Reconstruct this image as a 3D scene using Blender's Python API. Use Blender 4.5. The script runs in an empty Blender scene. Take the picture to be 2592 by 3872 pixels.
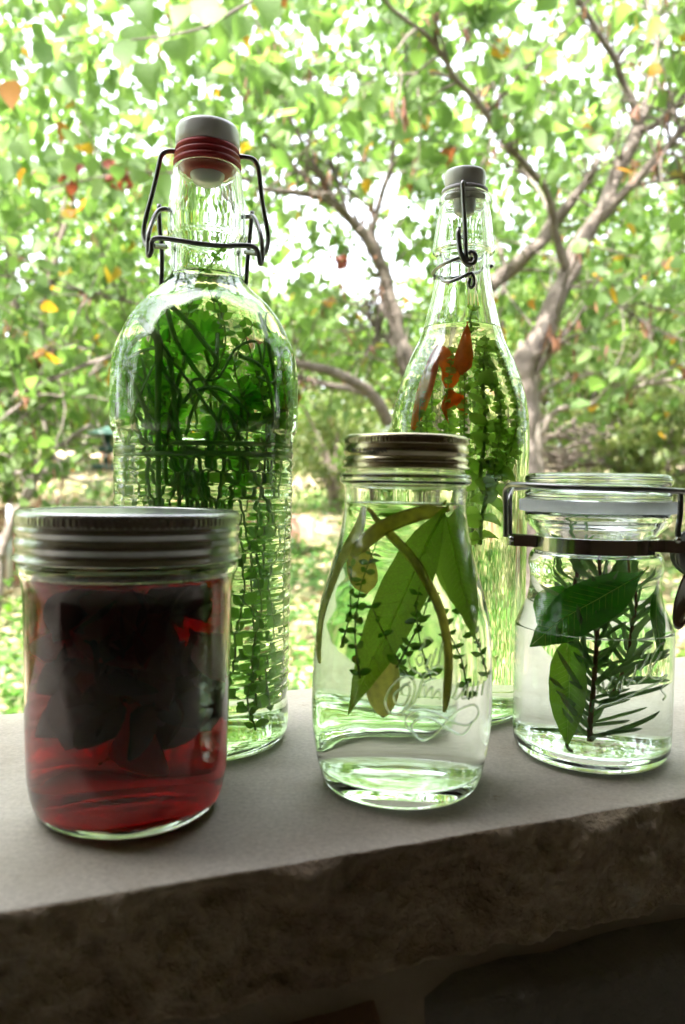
import bpy, math, random
import numpy as np
from mathutils import Vector, Matrix, noise

random.seed(7)
rng = np.random.default_rng(7)
sc = bpy.context.scene
COL = sc.collection

# ------------------------------------------------------------------ camera, sky, sun, exposure
CAM_H = 0.139
FPX = 2953.0
PITCH = -math.atan(118 / FPX)
ROLL = 0.016
cF = Vector((0, math.cos(PITCH), math.sin(PITCH)))
_U0 = Vector((0, -math.sin(PITCH), math.cos(PITCH)))
_R0 = Vector((1, 0, 0))
cR = _R0 * math.cos(ROLL) + _U0 * math.sin(ROLL)
cU = _U0 * math.cos(ROLL) - _R0 * math.sin(ROLL)
cam_data = bpy.data.cameras.new('camera')
cam = bpy.data.objects.new('camera', cam_data)
COL.objects.link(cam)
m = Matrix.Identity(4)
for i in range(3):
    m[i][0], m[i][1], m[i][2] = cR[i], cU[i], -cF[i]
m[2][3] = CAM_H
cam.matrix_world = m
cam_data.sensor_fit = 'HORIZONTAL'
cam_data.sensor_width = 15.8
cam_data.lens = 18.0
cam_data.clip_start = 0.01
cam_data.clip_end = 400
cam_data.dof.use_dof = True
cam_data.dof.focus_distance = 0.445
cam_data.dof.aperture_fstop = 5.8
sc.camera = cam

SUN_EL, SUN_AZ = math.radians(58), math.radians(215)     # azimuth clockwise from +Y
w = bpy.data.worlds.new('World')
sc.world = w
w.use_nodes = True
nt = w.node_tree
bg = nt.nodes['Background']
sky = nt.nodes.new('ShaderNodeTexSky')
sky.sky_type = 'NISHITA'
sky.sun_disc = False
sky.sun_elevation = SUN_EL
sky.sun_rotation = SUN_AZ
sky.air_density = 1.0
sky.dust_density = 4.0
sky.ozone_density = 1.0
hs = nt.nodes.new('ShaderNodeHueSaturation')
hs.inputs['Saturation'].default_value = 0.3                 # thin white overcast instead of deep blue
nt.links.new(sky.outputs[0], hs.inputs['Color'])
nt.links.new(hs.outputs[0], bg.inputs[0])
bg.inputs[1].default_value = 0.15
sl = bpy.data.lights.new('sun', 'SUN')
sl.energy = 2.8
sl.angle = math.radians(0.5)
sl.color = (1.0, 0.95, 0.86)
so = bpy.data.objects.new('sun', sl)
COL.objects.link(so)
sd = Vector((math.sin(SUN_AZ) * math.cos(SUN_EL), math.cos(SUN_AZ) * math.cos(SUN_EL), math.sin(SUN_EL)))
so.rotation_euler = (-sd).to_track_quat('-Z', 'Y').to_euler()
so.location = (0, 0, 10)
vs = sc.view_settings
vs.view_transform = 'Standard'
vs.look = 'None'
vs.gamma = 1
vs.use_curve_mapping = False
vs.exposure = 3.38
cy = sc.cycles
cy.use_denoising = True
try:
    cy.denoiser = 'OPENIMAGEDENOISE'
except Exception:
    pass
cy.max_bounces = 28
cy.transmission_bounces = 28
cy.glossy_bounces = 6
cy.diffuse_bounces = 7
cy.transparent_max_bounces = 12
cy.caustics_refractive = True
cy.caustics_reflective = False
cy.sample_clamp_indirect = 8
cy.use_adaptive_sampling = True
cy.adaptive_threshold = 0.02

# ------------------------------------------------------------------ helpers
def ray(x, y):
    return cF + cR * ((x - 1296) / FPX) + cU * ((1936 - y) / FPX)

def P(x, y, Y):
    """world point seen at photo position x, y when it stands Y metres ahead"""
    d = ray(x, y)
    t = Y / d.y
    return Vector((d.x * t, Y, CAM_H + d.z * t))

def PD(x, y, Y):
    return P(x * 1.6531, y * 1.6531, Y)

def to_px(p):
    q = p - Vector((0, 0, CAM_H))
    wz = q.dot(cF)
    return 1296 + FPX * q.dot(cR) / wz, 1936 - FPX * q.dot(cU) / wz

def link(o, parent=None):
    COL.objects.link(o)
    if parent is not None:
        o.parent = parent
    return o

def tag(o, label=None, cat=None, group=None, kind=None):
    if label: o['label'] = label
    if cat: o['category'] = cat
    if group: o['group'] = group
    if kind: o['kind'] = kind
    return o

def empty(name, loc=(0, 0, 0)):
    o = bpy.data.objects.new(name, None)
    o.location = loc
    o.empty_display_size = 0.05
    return link(o)

def mesh(name, V, Fc, mat, smooth=True):
    me = bpy.data.meshes.new(name)
    me.from_pydata([tuple(v) for v in V], [], [tuple(f) for f in Fc])
    if smooth:
        me.polygons.foreach_set('use_smooth', [True] * len(me.polygons))
    if mat is not None:
        for mm in (mat if isinstance(mat, (list, tuple)) else [mat]):
            me.materials.append(mm)
    me.update()
    return me

def obj(name, me, parent=None, loc=None):
    o = bpy.data.objects.new(name, me)
    if loc is not None:
        o.location = loc
    return link(o, parent)

def big_mesh(name, V, F4, mat, smooth=False):
    """V (n,3) array, F4 (m,k) array"""
    V = np.asarray(V, dtype=np.float32); F4 = np.asarray(F4, dtype=np.int32)
    me = bpy.data.meshes.new(name)
    k = F4.shape[1]
    me.vertices.add(len(V)); me.vertices.foreach_set('co', V.ravel())
    me.loops.add(F4.size); me.loops.foreach_set('vertex_index', F4.ravel())
    me.polygons.add(len(F4))
    me.polygons.foreach_set('loop_start', np.arange(0, F4.size, k, dtype=np.int32))
    me.polygons.foreach_set('loop_total', np.full(len(F4), k, dtype=np.int32))
    if smooth:
        me.polygons.foreach_set('use_smooth', np.ones(len(F4), dtype=bool))
    me.materials.append(mat)
    me.update(calc_edges=True)
    return me

def spline(pts, n=8):
    """Catmull-Rom through points (lists of floats of any length)"""
    P_ = [np.array(p, dtype=float) for p in pts]
    if len(P_) < 3:
        return [tuple(P_[0] + (P_[-1] - P_[0]) * i / n) for i in range(n + 1)]
    out = []
    for i in range(len(P_) - 1):
        p0 = P_[i - 1] if i > 0 else 2 * P_[0] - P_[1]
        p1, p2 = P_[i], P_[i + 1]
        p3 = P_[i + 2] if i + 2 < len(P_) else 2 * P_[-1] - P_[-2]
        for k in range(n):
            t = k / n
            out.append(tuple(0.5 * (2 * p1 + (p2 - p0) * t + (2 * p0 - 5 * p1 + 4 * p2 - p3) * t * t + (3 * p1 - p0 - 3 * p2 + p3) * t ** 3)))
    out.append(tuple(P_[-1]))
    return out

def tube_vf(pts, rad, seg=8, base=0, flat=1.0, cap=True):
    pts = [Vector(p[:3]) for p in pts]
    n = len(pts)
    if not hasattr(rad, '__len__'):
        rad = [rad] * n
    V, Fc = [], []
    t = (pts[1] - pts[0]).normalized()
    up = Vector((0, 0, 1)) if abs(t.z) < 0.9 else Vector((1, 0, 0))
    a = t.cross(up).normalized()
    for i in range(n):
        t = (pts[min(i + 1, n - 1)] - pts[max(i - 1, 0)])
        if t.length < 1e-9: t = Vector((0, 0, 1))
        t.normalize()
        a = (a - t * a.dot(t))
        a.normalize()
        b = t.cross(a)
        for k in range(seg):
            an = 2 * math.pi * k / seg
            V.append(pts[i] + a * (math.cos(an) * rad[i]) + b * (math.sin(an) * rad[i] * flat))
    for i in range(n - 1):
        for k in range(seg):
            Fc.append((base + i * seg + k, base + i * seg + (k + 1) % seg, base + (i + 1) * seg + (k + 1) % seg, base + (i + 1) * seg + k))
    if cap:
        Fc.append(tuple(base + k for k in reversed(range(seg))))
        Fc.append(tuple(base + (n - 1) * seg + k for k in range(seg)))
    return V, Fc

def tube(name, pts, rad, mat, parent=None, seg=8, flat=1.0):
    V, Fc = tube_vf(pts, rad, seg, 0, flat)
    return obj(name, mesh(name, V, Fc, mat), parent)

def multi_tube(name, list_pts_rad, mat, parent=None, seg=6):
    V, Fc = [], []
    for pts, rad in list_pts_rad:
        v, f_ = tube_vf(pts, rad, seg, len(V))
        V += v; Fc += f_
    return obj(name, mesh(name, V, Fc, mat), parent)

def lathe_vf(prof, seg=96, rmod=None, closed=False, base=0):
    """prof list of (r, z); r==0 gives a pole. closed joins the last to the first."""
    V, Fc, rings = [], [], []
    for r, z in prof:
        if r <= 1e-7:
            rings.append([base + len(V)]); V.append((0, 0, z))
        else:
            s = []
            for k in range(seg):
                a = 2 * math.pi * k / seg
                rr = r * (rmod(a, z, r) if rmod else 1)
                s.append(base + len(V)); V.append((rr * math.cos(a), rr * math.sin(a), z))
            rings.append(s)
    prs = list(zip(rings[:-1], rings[1:]))
    if closed: prs.append((rings[-1], rings[0]))
    for A, B in prs:
        if len(A) == 1 and len(B) == 1: continue
        for k in range(seg):
            k2 = (k + 1) % seg
            if len(A) == 1: Fc.append((A[0], B[k2], B[k]))
            elif len(B) == 1: Fc.append((A[k], A[k2], B[0]))
            else: Fc.append((A[k], A[k2], B[k2], B[k]))
    return V, Fc

def lathe(name, prof, mat, parent=None, seg=96, rmod=None, closed=False, smooth=True):
    V, Fc = lathe_vf(prof, seg, rmod, closed)
    return obj(name, mesh(name, V, Fc, mat, smooth), parent)

def box_vf(x0, x1, y0, y1, z0, z1, base=0):
    V = [(x, y, z) for z in (z0, z1) for y in (y0, y1) for x in (x0, x1)]
    q = [(0, 2, 3, 1), (4, 5, 7, 6), (0, 1, 5, 4), (2, 6, 7, 3), (0, 4, 6, 2), (1, 3, 7, 5)]
    return V, [tuple(base + i for i in f) for f in q]

# ------------------------------------------------------------------ materials
def new_mat(name):
    mt = bpy.data.materials.new(name)
    mt.use_nodes = True
    mt.node_tree.nodes.clear()
    out = mt.node_tree.nodes.new('ShaderNodeOutputMaterial')
    return mt, mt.node_tree, out

def ramp(t, stops, fac):
    r = t.nodes.new('ShaderNodeValToRGB')
    el = r.color_ramp.elements
    while len(el) < len(stops): el.new(0.5)
    for e, (p, c) in zip(el, stops):
        e.position = p; e.color = (*c, 1)
    t.links.new(fac, r.inputs[0])
    return r.outputs[0]

def noise_n(t, scale, detail=4, rough=0.5, coord='Object', vec=None):
    n = t.nodes.new('ShaderNodeTexNoise')
    n.inputs['Scale'].default_value = scale
    n.inputs['Detail'].default_value = detail
    n.inputs['Roughness'].default_value = rough
    if vec is None:
        tc = t.nodes.new('ShaderNodeTexCoord')
        vec = tc.outputs[coord]
    t.links.new(vec, n.inputs['Vector'])
    return n.outputs['Fac']

def bump(t, fac, strength, dist):
    b = t.nodes.new('ShaderNodeBump')
    b.inputs['Strength'].default_value = strength
    b.inputs['Distance'].default_value = dist
    t.links.new(fac, b.inputs['Height'])
    return b.outputs[0]

def prin(name, color, rough=0.5, metal=0.0, stops=None, nscale=10, detail=5, bmp=None, spec=0.5, coat=0):
    mt, t, out = new_mat(name)
    p = t.nodes.new('ShaderNodeBsdfPrincipled')
    p.inputs['Base Color'].default_value = (*color, 1)
    p.inputs['Roughness'].default_value = rough
    p.inputs['Metallic'].default_value = metal
    p.inputs['Specular IOR Level'].default_value = spec
    p.inputs['Coat Weight'].default_value = coat
    if stops:
        t.links.new(ramp(t, stops, noise_n(t, nscale, detail, 0.6)), p.inputs['Base Color'])
    if bmp:
        t.links.new(bump(t, noise_n(t, bmp[0], 6, 0.6), bmp[1], bmp[2]), p.inputs['Normal'])
    t.links.new(p.outputs[0], out.inputs[0])
    return mt

def leaf_mat(name, stops, trans=0.45, rough=0.45, gloss=0.06, tboost=(1.25, 1.35, 0.8), nscale=60):
    """stops: colour ramp over a per-leaf random number"""
    mt, t, out = new_mat(name)
    g = t.nodes.new('ShaderNodeNewGeometry')
    oi = t.nodes.new('ShaderNodeObjectInfo')
    ad = t.nodes.new('ShaderNodeMath'); ad.operation = 'ADD'
    t.links.new(g.outputs['Random Per Island'], ad.inputs[0])
    t.links.new(oi.outputs['Random'], ad.inputs[1])
    fr = t.nodes.new('ShaderNodeMath'); fr.operation = 'FRACT'
    t.links.new(ad.outputs[0], fr.inputs[0])
    col = ramp(t, stops, fr.outputs[0])
    nz = noise_n(t, nscale, 3, 0.5)
    mr = t.nodes.new('ShaderNodeMapRange')
    mr.inputs['To Min'].default_value = 0.6; mr.inputs['To Max'].default_value = 1.4
    t.links.new(nz, mr.inputs['Value'])
    mx = t.nodes.new('ShaderNodeMix'); mx.data_type = 'RGBA'; mx.blend_type = 'MULTIPLY'
    mx.inputs['Factor'].default_value = 1
    t.links.new(col, mx.inputs['A']); t.links.new(mr.outputs[0], mx.inputs['B'])
    c = mx.outputs['Result']
    df = t.nodes.new('ShaderNodeBsdfDiffuse'); t.links.new(c, df.inputs[0])
    m2 = t.nodes.new('ShaderNodeMix'); m2.data_type = 'RGBA'; m2.blend_type = 'MULTIPLY'
    m2.inputs['Factor'].default_value = 1
    m2.inputs['B'].default_value = (*tboost, 1)
    t.links.new(c, m2.inputs['A'])
    tr = t.nodes.new('ShaderNodeBsdfTranslucent'); t.links.new(m2.outputs['Result'], tr.inputs[0])
    ms = t.nodes.new('ShaderNodeMixShader'); ms.inputs[0].default_value = trans
    t.links.new(df.outputs[0], ms.inputs[1]); t.links.new(tr.outputs[0], ms.inputs[2])
    gl = t.nodes.new('ShaderNodeBsdfGlossy'); gl.inputs['Roughness'].default_value = rough
    m3 = t.nodes.new('ShaderNodeMixShader'); m3.inputs[0].default_value = gloss
    t.links.new(ms.outputs[0], m3.inputs[1]); t.links.new(gl.outputs[0], m3.inputs[2])
    t.links.new(m3.outputs[0], out.inputs[0])
    return mt

def glass_mat(name, color=(1, 1, 1), ior=1.5, rough=0.0, bmp=None, vol=None):
    mt, t, out = new_mat(name)
    g = t.nodes.new('ShaderNodeBsdfGlass')
    g.inputs['Color'].default_value = (*color, 1)
    g.inputs['IOR'].default_value = ior
    g.inputs['Roughness'].default_value = rough
    if bmp:
        t.links.new(bump(t, noise_n(t, bmp[0], 2, 0.5), bmp[1], bmp[2]), g.inputs['Normal'])
    t.links.new(g.outputs[0], out.inputs[0])
    if vol:
        v = t.nodes.new('ShaderNodeVolumeAbsorption')
        v.inputs['Color'].default_value = (*vol[0], 1)
        v.inputs['Density'].default_value = vol[1]
        t.links.new(v.outputs[0], out.inputs[1])
    return mt

M_glass = glass_mat('clear_glass', (0.985, 0.998, 0.99), 1.5, 0, (45, 0.05, 0.003))
M_glass_smooth = glass_mat('lid_glass', (0.975, 0.995, 0.99), 1.5, 0, (60, 0.05, 0.002))
M_vinegar = glass_mat('clear_vinegar', (0.99, 1.0, 0.97), 1.34)
M_vinegar_green = glass_mat('pale_green_vinegar', (0.95, 1.0, 0.86), 1.34)
M_vinegar_red = glass_mat('red_vinegar', (1, 0.9, 0.9), 1.34, vol=((0.918, 0.002, 0.004), 330.0))
M_zinc = prin('zinc_lid', (0.5, 0.5, 0.49), 0.24, 1.0, stops=[(0.3, (0.36, 0.36, 0.35)), (0.5, (0.46, 0.46, 0.45)), (0.75, (0.56, 0.56, 0.55))], nscale=90, bmp=(400, 0.05, 0.0004))
M_zinc_disc = prin('zinc_disc', (0.66, 0.66, 0.65), 0.3, 1.0)
M_gold = prin('brass_tinted_lid', (0.5, 0.44, 0.3), 0.22, 1.0, stops=[(0.3, (0.38, 0.33, 0.21)), (0.5, (0.50, 0.44, 0.30)), (0.75, (0.58, 0.52, 0.38))], nscale=90, bmp=(400, 0.05, 0.0004))
M_wire = prin('dark_steel_wire', (0.22, 0.215, 0.21), 0.3, 1.0)
M_steel = prin('polished_steel', (0.66, 0.64, 0.63), 0.14, 1.0)
M_porc = prin('white_porcelain', (0.72, 0.73, 0.72), 0.18, 0, coat=0.3)
M_porc_grey = prin('grey_porcelain', (0.6, 0.61, 0.57), 0.25, 0, coat=0.2)
M_rubber_red = prin('red_rubber', (0.42, 0.012, 0.018), 0.45)
M_rubber_grey = prin('grey_rubber', (0.42, 0.40, 0.42), 0.5)
M_silicone = leaf_mat('white_silicone', [(0, (0.96, 0.965, 0.97)), (1, (0.96, 0.965, 0.97))], 0.88, 0.4, 0.03, (1, 1, 1))
M_ink = prin('dark_stamp_ink', (0.03, 0.03, 0.03), 0.5)
# ------------------------------------------------------------------ terrain
def ground_z(x, y):
    s = max(0.0, y - 3.0)
    z = -1.0 + 0.15 * min(s, 8) + 0.06 * max(0, s - 8)
    if y > 40: z = -1.0 + 1.2 + 0.06 * 29 + (y - 40) * 0.01
    if x < -1 and y > 3: z += 0.05 * min(-x - 1, 6)
    if y > 2.2:
        z += 0.10 * noise.noise(Vector((x * 0.5, y * 0.5, 0))) + 0.03 * noise.noise(Vector((x * 2.1, y * 2.1, 3)))
    return z

def make_ground():
    xs = np.concatenate([np.linspace(-90, -12, 24), np.linspace(-11.5, 11.5, 110), np.linspace(12, 90, 24)])
    ys = np.concatenate([np.linspace(-60, 1.9, 20), np.linspace(2, 18, 110), np.linspace(18.5, 160, 50)])
    V = [(x, y, ground_z(x, y)) for y in ys for x in xs]
    n = len(xs)
    Fc = [(j * n + i, j * n + i + 1, (j + 1) * n + i + 1, (j + 1) * n + i) for j in range(len(ys) - 1) for i in range(n - 1)]
    mt, t, out = new_mat('leaf_littered_soil')
    p = t.nodes.new('ShaderNodeBsdfPrincipled'); p.inputs['Roughness'].default_value = 0.95
    a = noise_n(t, 0.9, 6, 0.65); b = noise_n(t, 9, 4, 0.6)
    c1 = ramp(t, [(0.38, (0.09, 0.17, 0.035)), (0.47, (0.26, 0.22, 0.12)), (0.6, (0.44, 0.36, 0.25))], a)
    c2 = ramp(t, [(0.35, (0.5, 0.5, 0.5)), (0.65, (1.3, 1.3, 1.3))], b)
    mx = t.nodes.new('ShaderNodeMix'); mx.data_type = 'RGBA'; mx.blend_type = 'MULTIPLY'; mx.inputs['Factor'].default_value = 1
    t.links.new(c1, mx.inputs['A']); t.links.new(c2, mx.inputs['B'])
    t.links.new(mx.outputs['Result'], p.inputs['Base Color'])
    t.links.new(bump(t, b, 0.6, 0.05), p.inputs['Normal'])
    t.links.new(p.outputs[0], out.inputs[0])
    o = obj('ground', mesh('ground', V, Fc, mt))
    tag(o, kind='structure')
make_ground()

# ------------------------------------------------------------------ porch and the stone wall whose cap is the ledge
ANG = math.radians(21.0)
EX = Vector((math.cos(ANG), math.sin(ANG), 0)); EY = Vector((-math.sin(ANG), math.cos(ANG), 0))
O0 = Vector((-0.0327, 0.2716, 0))
def L(a, b, z): return O0 + EX * a + EY * b + Vector((0, 0, z))
LEDGE_W = 0.2245

def ledge_box(name, a0, a1, b0, b1, z0, z1, mat, parent=None, kind=None):
    V, Fc = box_vf(a0, a1, b0, b1, z0, z1)
    o = obj(name, mesh(name, [L(*v) for v in V], Fc, mat, False), parent)
    if kind: o['kind'] = kind
    return o
M_conc = prin('porch_concrete', (0.38, 0.34, 0.3), 0.8, stops=[(0.3, (0.36, 0.32, 0.275)), (0.7, (0.48, 0.44, 0.39))], nscale=3)
M_ceil = prin('porch_ceiling_boards', (0.14, 0.12, 0.10), 0.6)
M_brick = prin('house_brick', (0.08, 0.045, 0.035), 0.85, stops=[(0.3, (0.06, 0.03, 0.025)), (0.7, (0.11, 0.06, 0.045))], nscale=5)
ledge_box('porch_floor', -6, 6, -3.6, -0.02, -1.02, -0.90, M_conc, kind='structure')
ledge_box('porch_ceiling', -6, 6, -3.6, 0.12, 1.5, 1.6, M_ceil, kind='structure')
ledge_box('house_wall', -6, 6, -3.9, -3.6, -1.05, 2.2, M_brick, kind='structure')
# stone column standing on the wall just left of the view
ledge_box('porch_column', -1.35, -0.62, -0.03, LEDGE_W + 0.03, 0.0, 1.5, prin('column_stone', (0.2, 0.15, 0.11), 0.9, stops=[(0.3, (0.12, 0.09, 0.07)), (0.5, (0.2, 0.15, 0.11)), (0.7, (0.3, 0.24, 0.18))], nscale=6, bmp=(40, 0.8, 0.01)), kind='structure')
ledge_box('side_wall', -4.3, -4.0, -3.6, -0.3, -1.05, 1.5, M_brick, kind='structure')
ledge_box('side_wall', 4.0, 4.3, -3.6, -0.3, -1.05, 1.5, M_brick, kind='structure')

# cap stone: smooth sawn top, rock-faced front
def cap_material():
    mt, t, out = new_mat('sawn_limestone')
    p = t.nodes.new('ShaderNodeBsdfPrincipled'); p.inputs['Roughness'].default_value = 0.62
    p.inputs['Specular IOR Level'].default_value = 0.35
    a = noise_n(t, 9, 6, 0.6); b = noise_n(t, 420, 4, 0.75); c = noise_n(t, 46, 4, 0.75)
    c1 = ramp(t, [(0.3, (0.52, 0.46, 0.385)), (0.55, (0.62, 0.56, 0.475)), (0.75, (0.70, 0.645, 0.56))], a)
    c2 = ramp(t, [(0.3, (0.78, 0.77, 0.75)), (0.7, (1.1, 1.1, 1.1))], b)
    c3 = ramp(t, [(0.27, (0.60, 0.50, 0.40)), (0.33, (0.93, 0.91, 0.88)), (0.5, (1, 1, 1))], c)
    d_ = noise_n(t, 3.2, 5, 0.7)
    c4 = ramp(t, [(0.38, (0.82, 0.80, 0.77)), (0.5, (1, 1, 1)), (0.62, (1.06, 1.06, 1.06))], d_)
    last = c1
    for cc in (c2, c3, c4):
        mx = t.nodes.new('ShaderNodeMix'); mx.data_type = 'RGBA'; mx.blend_type = 'MULTIPLY'; mx.inputs['Factor'].default_value = 1
        t.links.new(last, mx.inputs['A']); t.links.new(cc, mx.inputs['B']); last = mx.outputs['Result']
    t.links.new(last, p.inputs['Base Color'])
    t.links.new(bump(t, b, 0.5, 0.0008), p.inputs['Normal'])
    t.links.new(p.outputs[0], out.inputs[0])
    return mt
def rock_face_material():
    mt, t, out = new_mat('split_limestone')
    p = t.nodes.new('ShaderNodeBsdfPrincipled'); p.inputs['Roughness'].default_value = 0.9
    a = noise_n(t, 11, 6, 0.65); b = noise_n(t, 130, 5, 0.7)
    c1 = ramp(t, [(0.3, (0.22, 0.145, 0.10)), (0.48, (0.36, 0.27, 0.18)), (0.6, (0.45, 0.36, 0.25)), (0.72, (0.56, 0.52, 0.46))], a)
    c2 = ramp(t, [(0.3, (0.65, 0.65, 0.65)), (0.7, (1.15, 1.15, 1.15))], b)
    mx = t.nodes.new('ShaderNodeMix'); mx.data_type = 'RGBA'; mx.blend_type = 'MULTIPLY'; mx.inputs['Factor'].default_value = 1
    t.links.new(c1, mx.inputs['A']); t.links.new(c2, mx.inputs['B'])
    t.links.new(mx.outputs['Result'], p.inputs['Base Color'])
    t.links.new(bump(t, b, 1.0, 0.004), p.inputs['Normal'])
    t.links.new(p.outputs[0], out.inputs[0])
    return mt
M_cap = cap_material(); M_face = rock_face_material()
M_mortar = prin('tan_mortar', (0.30, 0.24, 0.17), 0.95, bmp=(300, 0.6, 0.001), stops=[(0.3, (0.24, 0.19, 0.13)), (0.7, (0.34, 0.28, 0.20))], nscale=30)
wall = empty('stone_wall', L(0, 0.1, -0.95))
tag(wall, 'low porch wall with smooth pale limestone cap and rough split brown face below', 'stone wall')
WINV = Matrix.Translation(-wall.location)
def to_wall(V): return [WINV @ Vector(v) for v in V]

def cap_stone(a0, a1, step):
    T = 0.0495
    na = max(2, int((a1 - a0) / step)); nz = max(3, int(T / step)) if step < 0.01 else 6
    V, Fc, mi = [], [], []
    def disp(a, z):
        p = Vector((a, z, 0))
        k = min(1.0, (-z) / 0.006)                              # fades to nothing at the arris
        d = 0.0048 * noise.fractal(p * 22, 0.9, 2.1, 5) + 0.0034 * noise.fractal(Vector((a * 60, z * 60, 4)), 0.8, 2.1, 4)
        d += 0.003 * max(0, noise.noise(Vector((a * 9, z * 30, 9))))
        return -k * (d - 0.0005)
    def edge(a):                                                # the worn front arris wanders a little
        return 0.0012 * noise.noise(Vector((a * 25, 0, 7))) + 0.0007 * noise.noise(Vector((a * 140, 0, 2)))
    # rows of the top, from the back to the front
    rows = [(LEDGE_W, -0.0495), (LEDGE_W, -0.001), (LEDGE_W - 0.001, 0)] + [(LEDGE_W * (1 - k / 8), 0) for k in range(1, 8)] + [(0.0016, 0), (0.0006, -0.0005), (0, -0.0014)]
    nb = len(rows)
    for i in range(na + 1):
        a = a0 + (a1 - a0) * i / na
        e = edge(a)
        for b, z in rows:
            V.append(L(a, b + (e if b < 0.01 else 0), z))
        for k in range(1, nz + 1):
            z = -0.0014 - (T - 0.0014) * k / nz
            V.append(L(a, e * max(0, 1 - k / 3) + disp(a, z), z))
    n = nb + nz
    for i in range(na):
        for k in range(n - 1):
            Fc.append((i * n + k, i * n + k + 1, (i + 1) * n + k + 1, (i + 1) * n + k)); mi.append(0 if k < nb - 2 else 1)
        Fc.append((i * n + n - 1, i * n, (i + 1) * n, (i + 1) * n + n - 1)); mi.append(1)
    Fc.append(tuple(range(n))); mi.append(1)
    Fc.append(tuple(reversed(range(na * n, na * n + n)))); mi.append(1)
    me = mesh('cap_stone', to_wall(V), Fc, [M_cap, M_face])
    me.polygons.foreach_set('material_index', mi)
    return obj('cap_stone', me, wall)
cap_stone(-0.52, 0.78, 0.0016)
cap_stone(-1.6, -0.526, 0.02)
cap_stone(0.786, 2.0, 0.02)

# mortar core and the courses of rough stones below
V, Fc = box_vf(-1.6, 2.0, 0.004, LEDGE_W - 0.01, -0.95, -0.0500)
obj('mortar', mesh('mortar', to_wall([L(*v) for v in V]), Fc, M_mortar, False), wall)
stone_mats = [prin('slate_stone', (0.07, 0.07, 0.065), 0.85, stops=[(0.3, (0.15, 0.135, 0.115)), (0.6, (0.23, 0.21, 0.18)), (0.75, (0.30, 0.19, 0.11))], nscale=14, bmp=(90, 0.8, 0.004)),
              prin('rust_stone', (0.1, 0.055, 0.035), 0.85, stops=[(0.3, (0.20, 0.11, 0.08)), (0.7, (0.30, 0.18, 0.13))], nscale=16, bmp=(90, 0.8, 0.004)),
              prin('tan_stone', (0.2, 0.15, 0.1), 0.85, stops=[(0.3, (0.13, 0.10, 0.07)), (0.7, (0.24, 0.18, 0.12))], nscale=16, bmp=(90, 0.8, 0.004))]
def stone(a0, a1, z0, z1, mat, seed, lean=0.0):
    nx, nz = 14, 9
    V, Fc = [], []
    for j in range(nz + 1):
        for i in range(nx + 1):
            u, v = i / nx, j / nz
            cu, cv = abs(2 * u - 1), abs(2 * v - 1)
            a = a0 + (a1 - a0) * u + lean * (v - 0.5) * (a1 - a0)
            z = z0 + (z1 - z0) * v
            n1 = noise.noise(Vector((a * 30, z * 30, seed)))
            edge = max(cu, cv)
            a += 0.006 * n1 * (1 if cu > 0.9 else 0.3); z += 0.004 * noise.noise(Vector((a * 25, z * 5, seed + 5))) * (1 if cv > 0.9 else 0.3)
            b = -0.004 - 0.006 * (1 - edge ** 6) + 0.006 * noise.fractal(Vector((a * 28, z * 28, seed)), 0.9, 2, 4)
            if edge > 0.99: b = 0.012
            V.append(L(a, b, z))
    for j in range(nz):
        for i in range(nx):
            k = j * (nx + 1) + i
            Fc.append((k, k + 1, k + nx + 2, k + nx + 1))
    obj('stone', mesh('stone', to_wall(V), Fc, mat), wall)
for k, (a, a1, zt, mt) in enumerate([(-1.5, -1.12, -.056, 0), (-1.105, -.80, -.058, 2), (-.785, -.52, -.056, 1), (-.505, -.30, -.062, 0), (-.288, -.15, -.07, 2), (-.14, -.012, -.070, 0),
                                     (.002, .0592, -.0568, 1), (.0668, .40, -.0528, 0), (.412, .66, -.055, 2), (.672, .98, -.056, 0), (.992, 1.3, -.055, 1), (1.312, 1.6, -.056, 0), (1.612, 1.93, -.055, 2)]):
    stone(a, a1, -.165, zt, stone_mats[mt], k * 3.1, lean=0.0 if k not in (6, 7) else (-0.10 if k == 6 else -0.02))
z = -0.178
row = 1
while z > -0.93:
    hgt = random.uniform(0.08, 0.13)
    a, k = -1.55, 0
    while a < 1.95:
        a1 = min(a + random.uniform(0.16, 0.34), 1.95)
        stone(a, a1, z - hgt, z, stone_mats[0 if random.random() < 0.5 else (1 if random.random() < 0.6 else 2)], row * 13.7 + k)
        a = a1 + 0.012; k += 1
    z -= hgt + 0.012; row += 1

# ------------------------------------------------------------------ bottles and jars: frames
class Vessel:
    def __init__(s, name, X, Y, shift, label, cat):
        D = math.hypot(X, Y)
        s.ed = Vector((X / D, Y / D, 0)); s.er = Vector((Y / D, -X / D, 0))
        s.o = Vector((X, Y, 0)) + s.er * shift
        s.D = s.o.length
        s.root = empty(name, s.o + Vector((0, 0, 0.0004)))
        s.root.rotation_euler = (0, 0, math.atan2(s.er.y, s.er.x))
        tag(s.root, label, cat)
    def W(s, lx, ly, z):
        """millimetres: right, away from the camera, up -> world"""
        return s.o + s.er * (lx / 1000) + s.ed * (ly / 1000) + Vector((0, 0, 0.0004 + z / 1000))
    def px(s, x, y, ly=0.0):
        """photo position -> (lx, ly, z) mm on the upright plane ly behind the axis"""
        d = ray(x, y)
        dist = s.D + ly / 1000
        t = dist / d.dot(s.ed)
        p = Vector((0, 0, CAM_H)) + d * t
        q = p - s.o
        return (q.dot(s.er) * 1000, ly, p.z * 1000)

def smooth_prof(pts, n=6):
    return [(max(0.0, r), z) for r, z in spline(pts, n)]
mm = lambda prof: [(r / 1000, z / 1000) for r, z in prof]

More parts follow.
